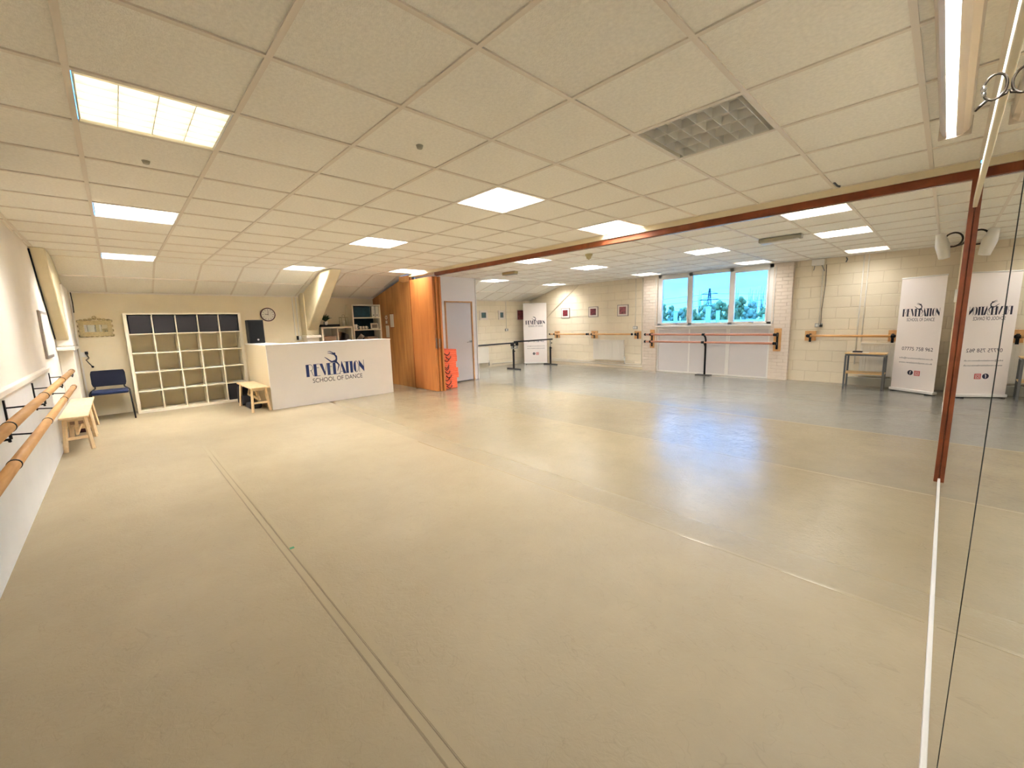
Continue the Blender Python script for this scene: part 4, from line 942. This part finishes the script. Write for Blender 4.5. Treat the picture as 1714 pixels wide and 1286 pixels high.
G().beam((-1.93, LY-.08, 2.36), (-1.96, LY, 2.27), .012, .012).beam((-1.82, LY-.08, 2.36), (-1.78, LY, 2.24), .012, .012).build('bracket', 'steel_plate', t)
tag(G().tube([(-1.45, LY-.01, 2.46), (-1.43, LY-.02, 2.42), (-1.45, LY-.01, 2.37)], .010, 6).build('wall_hook', 'steel_grey'), 'small dark hook at the top of the wall above the small table', 'hook')

# ceiling devices
t = thing('emergency_light', 'long pale emergency light under the far ceiling between the light panels', 'emergency light', (-1.73, 6.9, CH))
G().box(-1.98, -1.46, 6.86, 6.96, CH-.055, CH-.001).build('housing', 'grey_plastic', t, .006); G().box(-1.95, -1.49, 6.85, 6.97, CH-.075, CH-.055).build('diffuser', 'white_gloss', t, .006)
t = thing('emergency_light', 'small pale emergency light under the ceiling above the cupboard door', 'emergency light', (-6.66, 6.36, CH))
G().box(-6.86, -6.46, 6.31, 6.41, CH-.05, CH-.001).build('housing', 'detector', t, .006); G().box(-6.84, -6.48, 6.30, 6.42, CH-.07, CH-.05).build('diffuser', 'grey_plastic', t, .006)
t = thing('smoke_detector', 'round beige smoke detector beyond the brown track', 'smoke detector', (-4.2, 5.83, CH))
G().tube([(-4.2, 5.83, CH-.001), (-4.2, 5.83, CH-.03)], [.062, .058], 20).build('base', 'detector', t)
G().tube([(-4.2, 5.83, CH-.03), (-4.2, 5.83, CH-.075)], [.045, .036], 20).tube([(-4.2, 5.83, CH-.075), (-4.2, 5.83, CH-.09)], [.02, .012], 12).build('sensor', 'detector', t)
for (x, y, lb) in ((-3.64, .28, 'small round sprinkler cap behind the nearest light panel'), (-2.33, 1.49, 'small round sprinkler cap in the main ceiling left of the middle light panel')):
    tag(G().tube([(x, y, CH+.006), (x, y, CH-.012)], [.022, .016], 14).build('sprinkler', 'grey_plastic'), lb, 'ceiling cap')
tag(G().tube([(-.76, 4.52, CH+.006), (-.74, 4.55, CH-.02), (-.72, 4.56, CH-.028)], .008, 6).build('ceiling_hook', 'steel_grey'), 'tiny dark hook in the ceiling close to the brown track', 'hook')

# ------------------------------------------------------------------ small table and what lies on it
TX0, TX1, TY0, TY1, TH = -1.26, -.68, 9.73, 10.10, .665
t = thing('side_table', 'small table with a pale wooden top, grey legs and a lower shelf', 'table', ((TX0+TX1)/2, (TY0+TY1)/2, 0))
G().box(TX0, TX1, TY0, TY1, TH-.018, TH).build('table_top', 'oak', t, .003)
G().box(TX0+.01, TX1-.01, TY0+.01, TY1-.01, TH-.05, TH-.018).build('apron', 'steel_grey', t)
for xx in (TX0+.02, TX1-.02):
    for yy in (TY0+.02, TY1-.02): G().box(xx-.014, xx+.014, yy-.014, yy+.014, 0, TH-.05).build('leg', 'steel_grey', t)
G().box(TX0+.01, TX1-.01, TY0+.01, TY1-.01, .285, .305).build('shelf', 'oak', t)
tag(G().box(-1.19, -.93, 9.80, 9.98, TH+.001, TH+.006).build('paper_sheet', 'paper'), 'white sheets of paper on the small table', 'paper')
tag(G().box(-1.16, -1.02, 9.83, 9.93, TH+.007, TH+.028).build('wallet', 'black', bevel=.008), 'small black case lying on the papers on the small table', 'case')

# ------------------------------------------------------------------ batten and ironwork near the mirror
t = thing('batten_light', 'long batten light with a glowing cool white tube beside the mirror', 'strip light', (-.06, 2.5, CH))
g = G(); zb = CH-.095
g.prism([(-.125, CH-.001), (-.125, CH-.05), (-.112, CH-.082), (-.094, zb), (-.094, zb+.05), (-.100, CH-.02), (-.100, CH-.001)], 'y', 1.2, 3.62)
g.prism([(-.052, CH-.001), (-.052, CH-.02), (-.058, zb+.05), (-.058, zb), (-.03, zb+.002), (-.008, CH-.075), (.0, CH-.05), (.0, CH-.001)], 'y', 1.2, 3.62)
g.box(-.100, -.052, 1.2, 3.62, CH-.02, CH-.001)
g.build('housing', 'batten', t)
G().cyl((-.076, 1.25, CH-.075), (-.076, 3.60, CH-.075), .009, n=14).build('tube', 'tube_cool', t)
G().box(-.13, .004, 3.62, 3.635, CH-.1, CH-.001).build('end_cap', 'batten', t, .004)
def ironwork(c, s_, lab, lamp=False):
    cx_, cy_, cz_ = c
    t = thing('iron_bracket', lab, 'bracket', c, group='curled iron brackets at the mirror wall')
    g = G()
    tz = 1.05 if lamp else 1.5
    g.torus((cx_, cy_, cz_), .040*s_, (.005 if lamp else .0058)*s_, 'y', 22, 8, 1, tz)
    g.tube([(cx_-.02*s_, cy_, cz_-.036*s_*tz), (cx_-.045*s_, cy_, cz_-.050*s_*tz), (cx_-.06*s_, cy_, cz_-.062*s_*tz)], [.006*s_, .007*s_, .005*s_], 8)
    g.tube([(cx_+.02*s_, cy_, cz_-.034*s_*tz), (cx_+.04*s_, cy_, cz_-.03*s_*tz), (MX-.003, cy_, cz_-.02*s_*tz)], .006*s_, 8)
    g.build('scroll', 'bronze', t)
    G().ball((cx_-.038*s_, cy_, cz_+.004*s_), .012*s_, 8, (1, 1, 1.6)).ball((cx_-.036*s_, cy_, cz_-.022*s_), .010*s_, 8, (1, 1, 1.5)).build('knuckle', 'chrome', t)
    if lamp:
        G().tube([(cx_-.06*s_, cy_, cz_+.04*s_), (cx_-.045*s_, cy_-.01, cz_-.03*s_), (cx_-.03*s_, cy_-.02, cz_-.11*s_)], [.022*s_, .034*s_, .026*s_], 16).build('lamp_shade', 'white_gloss', t)
    return t
ironwork((.040, 2.08, 2.085), .62, 'curled bronze iron bracket high on the mirror wall beside the batten light')
ironwork((-.03, 7.3, 2.22), 1.9, 'white cone lamp on a curled dark bracket on the side wall beyond the brown post', True)
G_ = G().tube([(MX-.014, 4.1, 2.15), (MX-.016, 3.9, 2.0), (MX-.014, 3.7, 2.14)], .003, 6)
tag(G().box(MX-.03, MX+.0, 7.9, 8.0, 1.5, 1.66).build('switch_box', 'socket', bevel=.005), 'white switch box on the side wall between the banner and the brown post', 'switch')

# ------------------------------------------------------------------ floor seams and tape
def strip(y0, y1, x0, x1, mt, lab, z=.0012, cat='tape', name='floor_tape', grp='floor tape'): return tag(G().box(x0, x1, y0, y1, .0002, z).build(name, mt), lab, cat, grp)
mat('tape_clear', (158, 143, 114), .45, spec=.3); mat('seam_line', (126, 110, 84), .5); mat('seam_pale', (172, 159, 133), .2, spec=.6)
strip(.600, .630, -6.2, .05, 'tape_clear', 'clear tape, nearer band of the long doubled strip across the near floor')
strip(.640, .672, -5.9, .05, 'tape_clear', 'clear tape, farther band of the long doubled strip across the near floor', .0016)
strip(.592, .598, -5.6, .05, 'seam_line', 'thin dark edge line beside the doubled clear tape', .001, 'seam', 'floor_seam', 'floor seams')
strip(.6335, .637, -5.6, .05, 'seam_line', 'thin dark line between the two bands of clear tape', .001, 'seam', 'floor_seam', 'floor seams')
strip(2.488, 2.500, -4.3, .05, 'seam_pale', 'pale shiny seam running to the mirror in the middle of the floor', .0014, 'seam', 'floor_seam', 'floor seams')
strip(4.352, 4.36, -3.6, .05, 'seam_pale', 'faint pale seam on the floor just before the brown post', .001, 'seam', 'floor_seam', 'floor seams')
strip(6.262, 6.275, -6.4, .05, 'seam_pale', 'seam between the tan floor and the paler far floor', .001, 'seam', 'floor_seam', 'floor seams')
strip(8.13, 8.142, -5.6, .0, 'seam_line', 'thin grey seam in the paler floor near the window', .001, 'seam', 'floor_seam', 'floor seams')
strip(.642, .668, -2.80, -2.775, 'green_tape', 'tiny green tape mark on the doubled clear tape', .002)

# ------------------------------------------------------------------ outside the window
tag(G().box(-120, 60, 11.5, 200, -3.6, -3.5).build('ground', 'ground'), 'open ground outside, far below the window', 'ground')['kind'] = 'structure'
t = thing('industrial_roof', 'pale flat industrial roof seen through the window', 'roof', (-20, 30, .7))
G().box(-45, 2, 18, 46, -3.5, .9).build('wall', 'concrete', t)
g = G()
for k in range(14): g.prism([(18+2*k, .9), (19+2*k, 1.02), (20+2*k, .9)], 'x', -45, 2)
g.build('roof_sheeting', 'roofing', t)
def vent(x, y, h, r_, lab):
    t = thing('roof_vent', lab, 'roof vent', (x, y, .95), group='vents on the roof outside')
    G().cyl((x, y, .95), (x, y, .95+h), r_, n=16).build('stack', 'duct', t); G().cyl((x, y, .95+h), (x, y, .99+h), r_*1.12, n=16).build('cap', 'duct', t)
vent(-11.55, 25, .82, .11, 'pale round vent stack in the left window pane')
vent(-9.62, 25, .98, .13, 'largest pale vent stack below the pylon in the middle pane')
vent(-9.22, 25.4, .74, .10, 'pale vent stack just right of the largest one')
vent(-6.75, 25, .45, .04, 'thin vent pipe, left one in the right pane')
vent(-6.35, 25, .45, .04, 'thin vent pipe, second from left in the right pane')
vent(-5.15, 25, .42, .10, 'short vent in the right pane near the window edge')
t = thing('pylon', 'dark lattice electricity pylon beyond the rooftops', 'pylon', (-46, 120, -3.5))
g = G(); PX, PY = -46.0, 120.0; zt = 9.1
def lev(z): return 1.15*(1-(z+3.5)/(zt+3.5))**1.2 + .12
zs = [-3.5, -.5, 2, 4, 5.6, 6.8, 7.8, 8.6, zt]
for a, b in zip(zs[:-1], zs[1:]):
    wa, wb = lev(a), lev(b)
    for sx in (-1, 1):
        for sy in (-1, 1): g.beam((PX+sx*wa, PY+sy*wa, a), (PX+sx*wb, PY+sy*wb, b), .14, .14)
        g.beam((PX-sx*wa, PY-wa, a), (PX+sx*wb, PY-wb, b), .09, .09)
g.build('tower', 'pylon', t)
for z, l in ((7.6, 2.2), (6.0, 2.6), (4.4, 2.2)): G().beam((PX-l, PY, z), (PX+l, PY, z), .14, .2).beam((PX-l, PY, z), (PX, PY, z+.7), .08, .08).beam((PX+l, PY, z), (PX, PY, z+.7), .08, .08).build('crossarm', 'pylon', t)
words3 = ['top', 'middle', 'lowest']
for n_, (z, l) in enumerate(((7.5, 2.2), (5.9, 2.6), (4.3, 2.2))):
    for sx in (-1, 1):
        pts = []
        ex = PX + sx*42
        for k in range(13):
            u = k/12; pts.append((PX+sx*l+(ex-PX-sx*l)*u, PY+sx*6*u, z - 2.2*math.sin(math.pi*u*.5)*(.9) + .3*u))
        tag(G().tube(pts, .035, 5).build('power_line', 'pylon'), '%s power line running %s from the pylon' % (words3[n_], 'left' if sx < 0 else 'right'), 'power line', 'power lines')
def tree(x, y, h, w_, mt, lab, bare=False):
    t = thing('tree', lab, 'tree', (x, y, -3.5), group='trees beyond the rooftops')
    G().tube([(x, y, -3.5), (x, y, -3.5+h*.5)], [.2, .12], 8).build('trunk', 'bark', t)
    g = G()
    if bare:
        for k in range(7):
            a = k*2.4; g.tube([(x, y, -3.5+h*(.35+.05*k)), (x+math.cos(a)*w_*.2, y, -3.5+h*(.6+.03*k)), (x+math.cos(a)*w_*.3, y, -3.5+h*(.8+.03*k))], [.05, .035, .015], 5)
        g.build('branches', 'bark', t)
    else:
        for k in range(34):
            v = k/34.0; ww = w_*.36*(1.0-.55*v**2)
            g.ball((x+random.uniform(-1, 1)*ww, y+random.uniform(-.5, .5), -3.5+h*(.34+.62*v)), w_*random.uniform(.08, .17), 8, (1, .8, 1.15), .3)
        g.build('crown', mt, t)
for row in range(2):
    for k in range(34):
        x = -66 + k*1.9 + row*.9 + random.uniform(-.3, .3); h = random.uniform(5.8, 6.9) + (.5 if row else 0) + 1.0*max(0, math.sin(k*.9+row))**3
        green = (k + row) % 3
        lab = ('green bushy tree in the ' if green else 'greyish leafless looking bushy tree in the ') + ('back' if row else 'front') + ' row behind the rooftops'
        tree(x, 68 + row*5 + random.uniform(-.4, .4), h, 2.4, 'foliage' if green else 'foliage_grey', lab)
for k, x in enumerate((-31.6, -30.6, -25.4, -23.2, -22.3, -21.5)):
    tree(x, 78, 9.6 + random.uniform(-.5, .5), 1.1, 'bark', 'tall thin bare poplar standing above the tree row', True)
